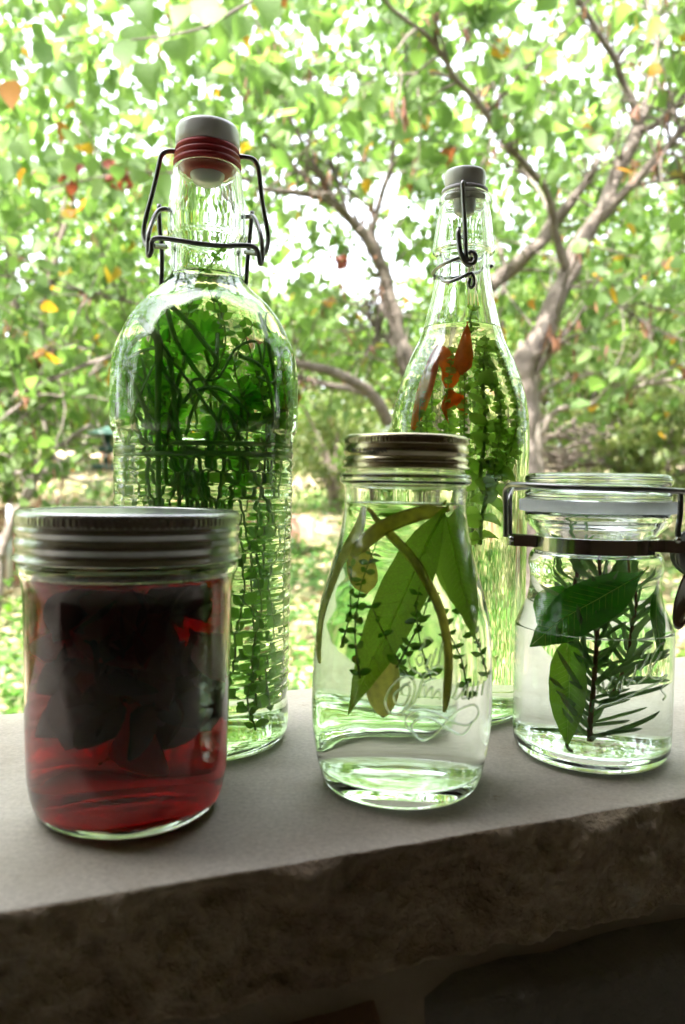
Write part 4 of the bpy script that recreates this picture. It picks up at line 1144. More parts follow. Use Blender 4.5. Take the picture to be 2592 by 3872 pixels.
emboss(mid, sp3, [ez(s) for s in [
    [(450, 690), (350, 760), (250, 850), (260, 960), (360, 990), (430, 880), (440, 760), (380, 720), (330, 800), (350, 850)],
    [(500, 640), (400, 620), (280, 680), (170, 820), (130, 960), (180, 1080), (290, 1110), (400, 1030), (480, 900), (510, 760), (480, 650)],
    [(800, 590), (740, 560), (650, 590), (600, 680), (550, 830), (490, 960), (400, 1050)],
    [(620, 700), (700, 660), (780, 640)],
    [(560, 900), (600, 760), (650, 740), (640, 880), (690, 800), (740, 760), (730, 900), (790, 820), (830, 800), (830, 920)],
    [(1080, 700), (1040, 800), (1010, 890), (1060, 900), (1120, 820), (1160, 740), (1120, 890), (1170, 900)],
    [(1200, 690), (1190, 800), (1180, 900)], [(1270, 690), (1250, 800), (1240, 900)], [(1330, 680), (1310, 800), (1300, 880)], [(1400, 670), (1380, 780), (1370, 860)],
    [(560, 1420), (480, 1340), (400, 1260), (400, 1160), (500, 1080), (640, 1060), (800, 1110), (960, 1190), (1100, 1240), (1200, 1240), (1300, 1160), (1330, 1060), (1290, 990), (1220, 990), (1100, 1040), (980, 1130), (850, 1280), (720, 1400), (600, 1440), (500, 1370), (470, 1270), (540, 1180), (680, 1160), (820, 1220), (960, 1310), (1100, 1370), (1190, 1310), (1250, 1200)],
    [(560, 300), (620, 230), (640, 140), (700, 120), (740, 170)], [(720, 330), (680, 440), (650, 520), (720, 540)], [(790, 260), (740, 420), (720, 500), (790, 480), (830, 380), (860, 250), (880, 150), (830, 330), (820, 480), (880, 500)],
    [(520, 380), (560, 480), (620, 420), (600, 340), (540, 360)], [(420, 360), (440, 480), (520, 560), (600, 600)],
]], 0.5)
e5 = lambda pts: [(2250 + u * 0.218, 2380 + w_ * 0.218) for u, w_ in pts]
emboss(clamp, sp5, [e5(s) for s in [
    [(20, 1400), (150, 1330), (300, 1300), (500, 1220), (750, 1100), (950, 1010), (1120, 930), (1250, 820)],
    [(30, 990), (60, 1080), (40, 1130)], [(140, 920), (150, 1020), (120, 1120)], [(320, 870), (240, 1000), (210, 1060), (250, 1140)],
    [(440, 920), (390, 1040), (470, 1070), (480, 960), (520, 830)],
    [(730, 620), (700, 760), (640, 900), (560, 1010)], [(540, 900), (640, 900), (720, 960)],
    [(980, 310), (880, 370), (800, 500)], [(950, 430), (860, 620), (780, 740)],
    [(1210, 240), (1100, 320), (1010, 480), (960, 650), (930, 800), (830, 890), (740, 960)], [(1160, 400), (1090, 530), (1000, 660), (960, 800), (1010, 860), (1120, 870), (1250, 800)],
    [(1200, 1000), (1150, 1050), (1190, 1110), (1230, 1170), (1180, 1240)],
]], 0.55)

def stamp(v, text, R_, z, width, height, ang0, mat, name='stamped_text'):
    cu = bpy.data.curves.new('t', 'FONT'); cu.body = text; cu.size = 1.0; cu.resolution_u = 2
    to = bpy.data.objects.new('t', cu); COL.objects.link(to)
    dg = bpy.context.evaluated_depsgraph_get()
    me = bpy.data.meshes.new_from_object(to.evaluated_get(dg))
    bpy.data.objects.remove(to)
    co = np.array([v_.co[:] for v_ in me.vertices])
    x0, x1 = co[:, 0].min(), co[:, 0].max(); y0, y1 = co[:, 1].min(), co[:, 1].max()
    for v_, c in zip(me.vertices, co):
        a = ang0 + (c[0] - x0) / (x1 - x0) * width / R_
        zz_ = z + (c[1] - y0) / (y1 - y0) * height
        rr = R_ / 1000
        v_.co = (rr * math.sin(a), -rr * math.cos(a), zz_ / 1000)
    me.materials.clear(); me.materials.append(mat)
    o = obj(name, me, v.root)
    return o
stamp(mid, 'MADE IN CHINA', 28.62, 150.7, 20, 2.3, -0.98, M_ink)
def flat_text(v, text, lx, ly, z, h, mat):
    cu = bpy.data.curves.new('t', 'FONT'); cu.body = text; cu.size = 1.0; cu.resolution_u = 2
    to = bpy.data.objects.new('t', cu); COL.objects.link(to)
    dg = bpy.context.evaluated_depsgraph_get()
    me = bpy.data.meshes.new_from_object(to.evaluated_get(dg))
    bpy.data.objects.remove(to)
    for v_ in me.vertices:
        v_.co = ((lx + v_.co.x * h) / 1000, (ly + v_.co.y * h * 1.6) / 1000, z / 1000)
    me.materials.clear(); me.materials.append(mat)
    return obj('base_mark', me, v.root)
flat_text(clamp, '011', 2, -8, 7.1, 3.4, M_ink)
# ------------------------------------------------------------------ garden behind
def bark(name, a, b, c, sc_=14):
    return prin(name, b, 0.85, stops=[(0.3, a), (0.5, b), (0.7, c)], nscale=sc_, bmp=(35, 0.9, 0.02))
M_bark = bark('redbud_bark', (0.065, 0.05, 0.041), (0.115, 0.092, 0.077), (0.18, 0.152, 0.132))
M_bark_pale = bark('pale_bark', (0.12, 0.10, 0.085), (0.18, 0.15, 0.13), (0.24, 0.21, 0.185))
M_bark_far = bark('far_bark', (0.08, 0.06, 0.05), (0.14, 0.11, 0.09), (0.2, 0.16, 0.13), 4)
heart = [(0.0, 0.10), (0.03, 0.30), (0.12, 0.44), (0.27, 0.50), (0.45, 0.45), (0.65, 0.32), (0.83, 0.15), (1.0, 0.01)]
redbud_stops = [(0.0, (0.085, 0.15, 0.045)), (0.35, (0.11, 0.185, 0.055)), (0.7, (0.145, 0.23, 0.07)), (0.965, (0.19, 0.27, 0.10)), (0.975, (0.34, 0.22, 0.02)), (0.99, (0.34, 0.17, 0.02)), (1.0, (0.16, 0.05, 0.03))]
M_redbud = leaf_mat('redbud_leaf', redbud_stops, 0.65, 0.6, 0.02, nscale=18)
far_stops = [(0.0, (0.06, 0.12, 0.02)), (0.4, (0.10, 0.18, 0.03)), (0.8, (0.15, 0.24, 0.05)), (0.95, (0.17, 0.19, 0.06)), (1, (0.2, 0.15, 0.04))]
M_farleaf = leaf_mat('woodland_leaf', far_stops, 0.5, 0.5, 0.03, nscale=3)
M_paleleaf = leaf_mat('pale_shrub_leaf', [(0, (0.07, 0.11, 0.03)), (0.5, (0.13, 0.18, 0.05)), (1, (0.24, 0.25, 0.11))], 0.45, 0.5, 0.03, nscale=3)
M_weed = leaf_mat('weed_leaf', [(0, (0.035, 0.10, 0.012)), (0.6, (0.06, 0.16, 0.018)), (1, (0.12, 0.22, 0.03))], 0.5, 0.5, 0.04, nscale=20)
M_pod = leaf_mat('seed_pod', [(0, (0.10, 0.045, 0.03)), (0.7, (0.20, 0.09, 0.055)), (1, (0.35, 0.16, 0.09))], 0.35, 0.6, 0.03)
M_deadleaf = leaf_mat('dead_red_leaf', [(0, (0.12, 0.03, 0.02)), (1, (0.2, 0.05, 0.03))], 0.45, 0.6, 0.02)
tmpl_heart = [leaf_vf(heart, f_, c_) for f_, c_ in ((0.35, -0.25), (0.15, 0.15), (0.6, -0.4))]
me_heart = [mesh('redbud_leaf', *t_, M_redbud) for t_ in tmpl_heart]
small4 = leaf_vf([(0, 0.08), (0.4, 0.34), (1, 0.02)], 0.3, -0.2)
pod_t = leaf_vf([(0, 0.02), (0.2, 0.09), (0.8, 0.08), (1, 0.01)], 0.2, 0.1)

gaps = [(45, 20, 60, 38), (265, 30, 95, 40), (20, 160, 30, 55), (200, 150, 25, 25), (370, 240, 60, 34), (315, 325, 42, 30), (600, 270, 42, 34), (700, 530, 85, 80), (786, 75, 45, 50), (1290, 55, 75, 45), (1300, 150, 50, 35),
        (862, 436, 72, 78), (1540, 20, 40, 35), (1550, 312, 40, 50), (1180, 60, 30, 30), (850, 690, 95, 55), (700, 616, 105, 62), (713, 518, 45, 42), (1005, 45, 30, 40), (470, 60, 30, 30), (1340, 330, 30, 40), (1240, 300, 22, 40), (1130, 210, 26, 22), (560, 120, 26, 30), (120, 330, 20, 20)]
def open_frac(p, soft=0.35):
    """how much of the sky is meant to show at this point of the canopy"""
    x, y = to_px(p); x /= 1.6531; y /= 1.6531
    f_ = 0.0
    for cx, cy_, rx, ry in gaps:
        d = ((x - cx) / rx) ** 2 + ((y - cy_) / ry) ** 2
        if d < 1.6: f_ = max(f_, min(1, (1.6 - d) / 0.7))
    f_ *= 0.65
    n = noise.noise(Vector((x / 38, y / 38, 1.3)))
    k = max(0.0, min(1.0, (760 - y) / 500))
    if n > 0.3: f_ = max(f_, k * min(1, (n - 0.3) * 7))
    return f_

def tree_branches(tree, specs, mat):
    """specs: (name, [(x, y, depth, width px)...]) in photo display pixels"""
    skel = []
    for name, pts in specs:
        q = [tuple(PD(x, y, Y)) + (wpx * 1.15 * 1.6531 / FPX * Y / 2,) for x, y, Y, wpx in pts]
        s = spline(q, 7)
        P3 = [Vector(p[:3]) for p in s]; rad = [max(0.0015, p[3]) for p in s]
        for i in range(1, len(P3) - 1):                                  # knots and wobble
            P3[i] = P3[i] + Vector((noise.noise(P3[i] * 6), noise.noise(P3[i] * 6 + Vector((5, 5, 5))), noise.noise(P3[i] * 6 + Vector((9, 2, 1))))) * rad[i] * 0.5
            rad[i] *= 1 + 0.18 * noise.noise(P3[i] * 14)
        V, Fc = tube_vf([p - tree.location for p in P3], rad, 10 if rad[0] > 0.02 else 7)
        obj(name, mesh(name, V, Fc, mat), tree)
        skel.append((P3, rad))
    return skel

def add_twigs(tree, skel, n, mat, lmin=0.25, lmax=0.9):
    """fine twigs leaving the branches, each a bent taper; returned so leaves can hang from them"""
    V, Fc, tips = [], [], []
    for _ in range(n):
        P3, rad = random.choice(skel)
        i = random.randrange(len(P3) // 3, len(P3))
        p = P3[i]
        t = (P3[min(i + 1, len(P3) - 1)] - P3[max(0, i - 1)]).normalized()
        d = (t * 0.5 + rv(1.0) + Vector((0, 0, 0.2))).normalized()
        l = random.uniform(lmin, lmax)
        pts = [p]
        for k in range(6):
            d = (d + rv(0.28) + Vector((0, 0, -0.05))).normalized()
            pts.append(pts[-1] + d * l / 6)
        r0 = min(rad[i] * 0.7, 0.008)
        v, f_ = tube_vf([q - tree.location for q in pts], [r0 * (1 - 0.8 * k / 6) for k in range(7)], 5, len(V))
        V += v; Fc += f_
        tips.append(pts)
    o = obj('twigs', mesh('twigs', V, Fc, mat), tree); o['kind'] = 'stuff'
    return tips

def hang_leaf(p, size):
    tip = Vector((random.gauss(0, 0.55), random.gauss(0, 0.55), -1 + random.uniform(-0.1, 0.9)))
    nrm = Vector((random.gauss(0, 0.8), random.gauss(-0.3, 0.8), random.gauss(0.6, 0.6)))
    return (p, tip, nrm, size)

guards = [((400, 1700), 4.75, 95), ((400, 1620), 4.75, 70), ((30, 1960), 5.2, 90), ((40, 2120), 5.2, 80), ((30, 2260), 5.2, 70)]                                                              # sight lines kept open: the limbs show in front of most leaves
def guard(skel, k=6):
    for P3, rad in skel:
        for i in range(0, len(P3), 3):
            if rad[i] > 0.010: guards.append((to_px(P3[i]), P3[i].y, rad[i] / P3[i].y * FPX + 34))
def guarded(p):
    x, y = to_px(p)
    for (gx, gy), Y, r in guards:
        if p.y < Y + 0.15 and abs(x - gx) < r and abs(y - gy) < r + 10: return True
    return False

def canopy(tree, boxes, count, size, tips, tipleaf=7, pods=120, name='leaf'):
    """boxes: (x0, x1, y0, y1, d0, d1) display px and depth"""
    items = []
    area = [(b[1] - b[0]) * (b[3] - b[2]) * (b[6] if len(b) > 6 else 1) for b in boxes]
    tot = sum(area)
    for b, ar in zip(boxes, area):
        k = int(count * ar / tot); c = 0; tries = 0
        while c < k and tries < k * 8:
            tries += 1
            p = PD(random.uniform(b[0], b[1]), random.uniform(b[2], b[3]), random.uniform(b[4], b[5]))
            if random.random() < open_frac(p): continue
            if p.z < ground_z(p.x, p.y) + 0.5: continue
            # clump: several leaves round one node
            for _ in range(random.randint(2, 8)):
                items.append(hang_leaf(p + rv(0.13), size * random.uniform(0.5, 1.25))); c += 1
    for pts in tips:
        for q in pts[2:]:
            if random.random() < open_frac(q) * 0.8: continue
            for _ in range(random.randint(0, 2)):
                items.append(hang_leaf(q + rv(0.03), size * random.uniform(0.6, 1.15)))
    def inview(p):
        x, y = to_px(p); return -40 < x < 2632 and -40 < y < 3000
    items = [i for i in items if random.random() < 0.05 or not guarded(i[0] - Vector((0, 0, 0.03)))]
    vis = sorted([i for i in items if i[0].y > 1 and inview(i[0])], key=lambda i: -i[3] / i[0].y)
    top = set(id(i) for i in vis[:290])
    for it in vis[:290]:
        leaf_obj(random.choice(me_heart), it[0], it[1], it[2], it[3], tree, name)
    rest = [i for i in items if id(i) not in top]
    for k in range(3):
        o = batch_leaves('foliage', tmpl_heart[k], rest[k::3], M_redbud, tree)
        if o: o['kind'] = 'stuff'
    pl = []
    for _ in range(pods):
        if not tips: break
        q = random.choice(random.choice(tips))
        for _k in range(random.randint(2, 6)):
            pl.append((q + rv(0.03), Vector((random.gauss(0, 0.25), random.gauss(0, 0.25), -1)), rv(1), random.uniform(0.05, 0.085)))
    if pl:
        o = batch_leaves('seed_pods', pod_t, pl, M_pod, tree); o['kind'] = 'stuff'

def dead_cluster(tree, x, y, Y):
    c = PD(x, y, Y); items = [(c + rv(0.045), Vector((random.gauss(0, .4), random.gauss(0, .4), -1)), rv(1), random.uniform(0.035, 0.06)) for _ in range(9)]
    batch_leaves('dead_leaf_cluster', tmpl_heart[2], items, M_deadleaf, tree)

# right-hand redbud
base = PD(1215, 1240, 4.4); base.z = ground_z(base.x, base.y)
tR = empty('redbud_tree', base)
tag(tR, 'tree with rough dark leaning trunk forking widely at right, behind the clamp-top jar', 'tree')
skR = tree_branches(tR, [
    ('trunk', [(1216, 1500, 4.4, 46), (1214, 1240, 4.4, 44), (1208, 1000, 4.4, 42), (1203, 900, 4.4, 42), (1203, 850, 4.4, 50), (1216, 795, 4.4, 46), (1248, 735, 4.4, 40), (1278, 680, 4.4, 37), (1304, 620, 4.4, 36), (1325, 565, 4.4, 33), (1366, 505, 4.4, 32), (1402, 430, 4.4, 30), (1435, 355, 4.4, 28), (1462, 290, 4.4, 25)]),
    ('branch', [(1462, 300, 4.4, 20), (1447, 240, 4.35, 16), (1425, 190, 4.3, 14), (1400, 125, 4.2, 13), (1360, 60, 4.1, 12), (1325, 0, 4.0, 11), (1290, -70, 3.9, 9)]),
    ('branch', [(1462, 300, 4.4, 18), (1478, 235, 4.5, 14), (1494, 160, 4.6, 12), (1500, 80, 4.7, 10), (1478, 0, 4.8, 8), (1470, -60, 4.8, 6)]),
    ('branch', [(1455, 300, 4.4, 15), (1500, 285, 4.3, 13), (1540, 250, 4.2, 12), (1590, 215, 4.1, 11), (1680, 160, 4.0, 9)]),
    ('branch', [(1375, 500, 4.4, 24), (1410, 460, 4.35, 20), (1450, 418, 4.3, 18), (1500, 365, 4.2, 16), (1545, 315, 4.1, 15), (1600, 260, 4.0, 13), (1690, 190, 3.9, 10)]),
    ('branch', [(1450, 425, 4.3, 9), (1490, 415, 4.3, 8), (1530, 408, 4.2, 7), (1600, 400, 4.1, 6)]),
    ('branch', [(1300, 630, 4.4, 20), (1283, 575, 4.3, 18), (1270, 520, 4.2, 16), (1262, 470, 4.1, 15), (1245, 425, 4.0, 14), (1200, 375, 3.9, 14), (1160, 330, 3.8, 13), (1120, 270, 3.7, 12), (1078, 215, 3.6, 11), (1045, 180, 3.5, 11), (1015, 130, 3.4, 10), (975, 80, 3.3, 9), (930, 45, 3.2, 8), (890, 10, 3.1, 7), (850, -50, 3.0, 6)]),
    ('branch', [(1262, 490, 4.2, 9), (1235, 440, 4.3, 8), (1210, 405, 4.4, 8), (1180, 370, 4.4, 7), (1140, 300, 4.5, 7), (1110, 250, 4.5, 6), (1090, 200, 4.5, 5)]),
    ('branch', [(1045, 180, 3.5, 7), (1000, 168, 3.5, 6), (960, 168, 3.6, 6), (900, 170, 3.7, 5), (840, 190, 3.8, 4), (760, 200, 3.9, 3)]),
    ('branch', [(1045, 185, 3.5, 5), (1055, 130, 3.5, 4.5), (1066, 80, 3.4, 4), (1075, 10, 3.4, 3)]),
    ('branch', [(1118, 660, 4.9, 32), (1160, 620, 4.9, 30), (1210, 580, 4.8, 28), (1255, 530, 4.8, 26), (1300, 470, 4.7, 22), (1345, 405, 4.7, 16), (1368, 370, 4.7, 11)]),
    ('branch', [(1300, 655, 4.4, 8), (1360, 665, 4.4, 6), (1420, 700, 4.3, 5), (1480, 740, 4.3, 4), (1570, 780, 4.2, 3)]),
    ('branch', [(1310, 640, 4.4, 6), (1370, 650, 4.5, 5), (1450, 690, 4.6, 4), (1580, 720, 4.7, 3)]),
    ('branch', [(1225, 855, 4.4, 12), (1250, 820, 4.35, 13), (1268, 790, 4.3, 10), (1275, 770, 4.3, 5)]),
], M_bark)
guard(skR)
twR = add_twigs(tR, skR, 230, M_bark)
canopy(tR, [(860, 1700, -250, 420, 3.3, 4.3, .22), (860, 1700, -250, 420, 4.6, 8, 1.2), (1000, 1700, 380, 720, 4.7, 8, .9), (1250, 1700, 640, 880, 4.6, 7, .5)], 4200, 0.092, twR)
# slender pale trunk beside it
base = PD(1232, 1240, 5.2); base.z = ground_z(base.x, base.y)
tS = empty('young_tree', base)
tag(tS, 'slim smooth pale trunk just right of the slender bottle, with one long side branch', 'tree')
skS = tree_branches(tS, [
    ('trunk', [(1238, 1300, 5.2, 26), (1236, 1150, 5.2, 26), (1232, 1080, 5.2, 25), (1226, 1000, 5.2, 24), (1222, 930, 5.2, 20), (1226, 880, 5.2, 16), (1240, 830, 5.2, 12), (1258, 790, 5.2, 10), (1275, 740, 5.2, 7)]),
    ('branch', [(1240, 990, 5.2, 15), (1262, 950, 5.15, 13), (1300, 932, 5.1, 11), (1350, 925, 5.0, 10), (1400, 905, 4.9, 9), (1450, 888, 4.8, 8), (1510, 872, 4.7, 7), (1600, 860, 4.6, 6)]),
    ('branch', [(1236, 900, 5.2, 8), (1262, 880, 5.2, 7), (1320, 862, 5.3, 6), (1380, 850, 5.4, 4)]),
    ('branch', [(1150, 820, 5.5, 10), (1148, 740, 5.5, 13), (1150, 680, 5.5, 12), (1155, 620, 5.5, 10), (1140, 560, 5.5, 9), (1130, 500, 5.5, 6)]),
    ('branch', [(1160, 640, 5.5, 7), (1185, 620, 5.5, 7), (1220, 618, 5.5, 6), (1280, 615, 5.5, 4)]),
], M_bark_pale)
guard(skS)
twS = add_twigs(tS, skS, 40, M_bark_pale, 0.2, 0.6)
canopy(tS, [(1240, 1700, 720, 960, 4.8, 6.5)], 150, 0.07, twS, pods=4)

# centre redbud
base = PD(960, 1240, 5.2); base.z = ground_z(base.x, base.y)
tC = empty('redbud_tree', base)
tag(tC, 'tree with arching grey-brown trunk between the two tall bottles, branches spreading left', 'tree')
skC = tree_branches(tC, [
    ('trunk', [(1010, 1400, 5.2, 50), (990, 1150, 5.2, 46), (965, 980, 5.2, 42), (945, 870, 5.2, 38), (928, 815, 5.2, 36), (905, 740, 5.2, 32), (888, 670, 5.2, 29), (872, 610, 5.15, 26), (850, 555, 5.1, 25), (822, 520, 5.05, 25)]),
    ('branch', [(840, 540, 5.1, 20), (800, 500, 5.0, 18), (765, 470, 4.9, 16), (725, 447, 4.8, 14), (670, 440, 4.7, 12), (610, 432, 4.6, 10), (560, 410, 4.5, 9), (480, 400, 4.4, 7), (380, 395, 4.3, 6), (260, 400, 4.2, 5), (120, 430, 4.2, 4)]),
    ('branch', [(815, 520, 5.05, 15), (775, 470, 5.0, 14), (745, 420, 4.9, 13), (715, 370, 4.8, 11), (690, 320, 4.8, 9), (660, 260, 4.8, 7), (640, 180, 4.8, 5)]),
    ('branch', [(852, 550, 5.1, 15), (858, 500, 5.1, 13), (875, 440, 5.1, 12), (893, 385, 5.1, 11), (903, 320, 5.15, 10), (907, 250, 5.2, 9), (912, 180, 5.2, 8), (915, 90, 5.2, 6), (920, -30, 5.2, 4)]),
    ('branch', [(800, 505, 5.0, 9), (780, 440, 5.0, 8), (768, 400, 5.0, 7), (755, 350, 5.0, 5)]),
    ('branch', [(890, 965, 5.1, 24), (860, 915, 5.0, 23), (825, 880, 4.9, 22), (790, 862, 4.8, 21), (745, 848, 4.7, 19), (690, 832, 4.6, 17), (600, 800, 4.5, 15), (480, 770, 4.4, 13), (380, 780, 4.3, 11), (255, 816, 4.2, 9), (189, 838, 4.2, 8), (132, 864, 4.1, 7), (79, 895, 4.1, 7), (35, 934, 4.0, 6), (-40, 970, 4.0, 5)]),
    ('branch', [(850, 905, 5.1, 14), (800, 890, 5.1, 13), (740, 878, 5.1, 12), (685, 862, 5.1, 11), (600, 850, 5.1, 9), (450, 830, 5.0, 7)]),
    ('branch', [(850, 555, 5.1, 8), (865, 610, 5.2, 8), (880, 700, 5.2, 8), (860, 780, 5.2, 6)]),
    ('branch', [(560, 810, 4.5, 8), (440, 740, 4.4, 7), (316, 697, 4.4, 6.5), (220, 671, 4.3, 6), (110, 649, 4.3, 5), (0, 631, 4.2, 4.5), (-60, 625, 4.2, 4)]),
    ('branch', [(240, 830, 4.2, 5), (180, 880, 4.2, 4.5), (110, 920, 4.2, 4), (40, 960, 4.1, 3)]),
    ('branch', [(930, 820, 5.2, 9), (890, 780, 5.2, 7), (850, 740, 5.2, 6), (840, 690, 5.2, 5)]),
    ('branch', [(200, 800, 4.2, 4), (160, 790, 4.2, 4), (120, 800, 4.2, 3), (90, 790, 4.2, 3)]),
    ('branch', [(800, 500, 5.0, 10), (760, 455, 4.7, 9), (700, 405, 4.5, 8), (640, 350, 4.3, 7), (600, 300, 4.1, 5), (560, 230, 4.0, 4)]),
], M_bark)
guard(skC)
twC = add_twigs(tC, skC, 270, M_bark)
canopy(tC, [(-150, 1000, -250, 420, 3.1, 4.3, .3), (-150, 1000, -250, 420, 4.6, 8, 1.1), (-150, 760, 400, 700, 4.6, 8, 1.1), (-150, 420, 680, 915, 4.4, 7, 1.0), (640, 960, 640, 840, 5.4, 7, .5), (640, 1010, 400, 640, 5.4, 8, .5)], 6800, 0.092, twC)
for x, y, Y in [(160, 395, 3.6), (280, 400, 3.8), (775, 600, 4.6), (265, 385, 3.8)]:
    dead_cluster(tC, x, y, Y)
# a few big leaves on the nearest twig at the top
near = empty('overhanging_twig', PD(640, -40, 2.2))
tag(near, 'leafy twig with large heart-shaped leaves hanging closest at the top of the view', 'branch')
skN = tree_branches(near, [('stem', [(700, -120, 2.2, 9), (640, -40, 2.2, 7), (560, 10, 2.15, 6), (470, 60, 2.1, 5), (380, 80, 2.05, 4), (300, 90, 2.0, 3)])], M_bark)
for x, y, s in [(310, 75, .085), (285, 110, .08), (345, 165, .09), (400, 110, .075), (450, 85, .085), (470, 15, .09), (500, 35, .08), (600, 10, .085), (560, 60, .07), (330, 20, .075), (420, 30, .07)]:
    p = PD(x, y - 20, random.uniform(2.1, 2.5)); it = hang_leaf(p, s)
    leaf_obj(random.choice(me_heart), it[0], Vector((random.uniform(-.4, .4), random.uniform(-.2, .2), -1)), Vector((random.uniform(-.6, .6), -1, random.uniform(0, .6))), s, near)

# tangled small tree at the far left
base = PD(60, 1330, 4.6); base.z = ground_z(base.x, base.y)
tL = empty('crooked_sapling', base)
tag(tL, 'crooked sapling with tangled bare stems at left, above the silver lid', 'tree')
skL = tree_branches(tL, [
    ('trunk', [(-10, 1400, 4.6, 24), (0, 1270, 4.6, 22), (25, 1200, 4.6, 20), (60, 1130, 4.6, 18), (85, 1080, 4.6, 17), (115, 1040, 4.6, 14), (150, 1010, 4.6, 12), (210, 970, 4.6, 8)]),
    ('branch', [(95, 1075, 4.6, 15), (110, 1040, 4.6, 12), (108, 1000, 4.6, 9), (95, 940, 4.6, 6)]),
    ('branch', [(120, 1045, 4.6, 12), (150, 1060, 4.5, 11), (170, 1040, 4.5, 7), (200, 1010, 4.5, 5)]),
    ('branch', [(-20, 1100, 4.4, 10), (30, 1083, 4.4, 9), (90, 1080, 4.4, 8), (135, 1092, 4.4, 6), (190, 1100, 4.4, 4), (260, 1095, 4.4, 3)]),
    ('branch', [(0, 1280, 4.3, 16), (30, 1180, 4.3, 15), (70, 1130, 4.3, 12), (90, 1060, 4.3, 8)]),
    ('branch', [(70, 1100, 4.6, 8), (40, 1060, 4.6, 6), (10, 1040, 4.6, 5), (-30, 1030, 4.6, 4)]),
    ('branch', [(110, 1050, 4.6, 7), (170, 1000, 4.7, 5), (220, 1000, 4.7, 4), (250, 960, 4.7, 3)]),
], M_bark_pale)
twL = add_twigs(tL, skL, 40, M_bark_pale, 0.15, 0.5)
canopy(tL, [(-100, 60, 860, 960, 4.2, 5), (140, 260, 940, 1060, 5, 5.6, .6)], 170, 0.06, twL, pods=4)

# trees and shrubs further back: each its own crown and trunk
def far_tree(name, label, x, ytop, ybot, Y, half, mat, n, leafsz, depth=None, lobes=9, cat='tree', group=None):
    c = PD(x, (ytop + ybot) / 2, Y)
    hz = (ybot - ytop) / 2 * 1.6531 / FPX * Y; hx = half * 1.6531 / FPX * Y
    base = Vector((c.x, c.y, ground_z(c.x, c.y)))
    t = empty(name, base); tag(t, label, cat, group)
    r0 = 0.06 * hx + 0.03
    V, Fc = [], []
    for k in range(5 if hz > 1 else 4):
        e = Vector((random.uniform(-.7, .7) * hx, random.uniform(-.4, .4) * hx, c.z - base.z + random.uniform(-0.2, 0.8) * hz))
        pts = [Vector((0, 0, -0.1)), Vector((e.x * 0.12, e.y * 0.1, e.z * 0.35)), Vector((e.x * 0.5, e.y * 0.5, e.z * 0.7)), e]
        v, f_ = tube_vf([Vector(q) for q in spline([tuple(p) for p in pts], 4)], [r0 * (1 - 0.9 * i / 12) for i in range(13)], 6, len(V))
        V += v; Fc += f_
    obj('trunk', mesh('trunk', V, Fc, M_bark_far), t)
    cl = [(Vector((random.gauss(0, .5) * hx, random.gauss(0, .45) * (depth or hx), random.uniform(-.9, .85) * hz)), random.uniform(.25, .5)) for _ in range(lobes * 3)]
    items = []; tries = 0
    while len(items) < n and tries < n * 6:
        tries += 1
        q, rr = random.choice(cl)
        d = rv(1)
        if d.length > 1 or d.length < 0.35: continue
        p = c + q + Vector((d.x * rr * hx, d.y * rr * hx, d.z * rr * max(hz * .7, 0.3)))
        if p.z < ground_z(p.x, p.y): continue
        if random.random() < open_frac(p): 
            n -= 0.3; continue
        items.append((p, rv(1) + Vector((0, 0, -.4)), rv(1) + Vector((0, 0, .5)), leafsz * random.uniform(.6, 1.3)))
    o = batch_leaves('crown', small4, items, mat, t)
    o['kind'] = 'stuff'
far = [
    ('broadleaf_tree', 'leafy tree rising behind the left edge, far back', 60, 250, 1000, 9.5, 240, M_farleaf, 5200, .11),
    ('broadleaf_tree', 'leafy tree behind the tall ribbed bottle, far back', 330, 350, 1050, 11, 250, M_farleaf, 6000, .12),
    ('broadleaf_tree', 'distant green tree showing between ribbed bottle and slender bottle', 640, 690, 1080, 12, 210, M_farleaf, 5200, .12),
    ('broadleaf_tree', 'distant green tree directly behind the slender bottle', 960, 640, 1080, 13, 220, M_farleaf, 5200, .12),
    ('broadleaf_tree', 'green tree behind the right-hand forked trunk', 1230, 480, 1050, 11.5, 200, M_farleaf, 5200, .12),
    ('broadleaf_tree', 'airy tree rising behind the right edge, far back', 1500, 330, 1000, 10, 240, M_farleaf, 6500, .11),
    ('pale_shrub', 'pale yellow-green shrub between the two tall bottles', 770, 880, 1180, 8.5, 150, M_paleleaf, 4200, .055),
    ('pale_shrub', 'pale feathery shrub at right above the clamp-top jar', 1440, 700, 1010, 8.5, 190, M_paleleaf, 4200, .07),
    ('pale_shrub', 'pale shrub beside the ribbed bottle, left of its shoulder', 380, 800, 1060, 8.8, 160, M_paleleaf, 3000, .06),
    ('broadleaf_shrub', 'rounded green bush low at the right behind the clamp-top jar', 1500, 900, 1120, 6.0, 120, M_paleleaf, 2200, .06),
    ('broadleaf_shrub', 'dark green bush at the far left behind the sapling', 20, 820, 1150, 7.5, 120, M_farleaf, 3400, .07),
    ('broadleaf_shrub', 'green bush low behind the middle of the ledge', 900, 1000, 1260, 7.0, 120, M_farleaf, 2600, .06),
]
for fx in far:
    far_tree(*fx, cat='tree' if 'tree' in fx[0] else 'shrub')
for k in range(9):                                                       # woodland edge closing the view
    x = -500 + k * 330
    far_tree('woodland_tree', 'tall woodland tree in the hazy row closing the far background', x + random.uniform(-60, 60), 640 + random.uniform(-60, 60), 1050, 19 + random.uniform(-2, 3), 300, M_farleaf, 3800, .22, cat='tree', group='woodland trees along the far hillside')

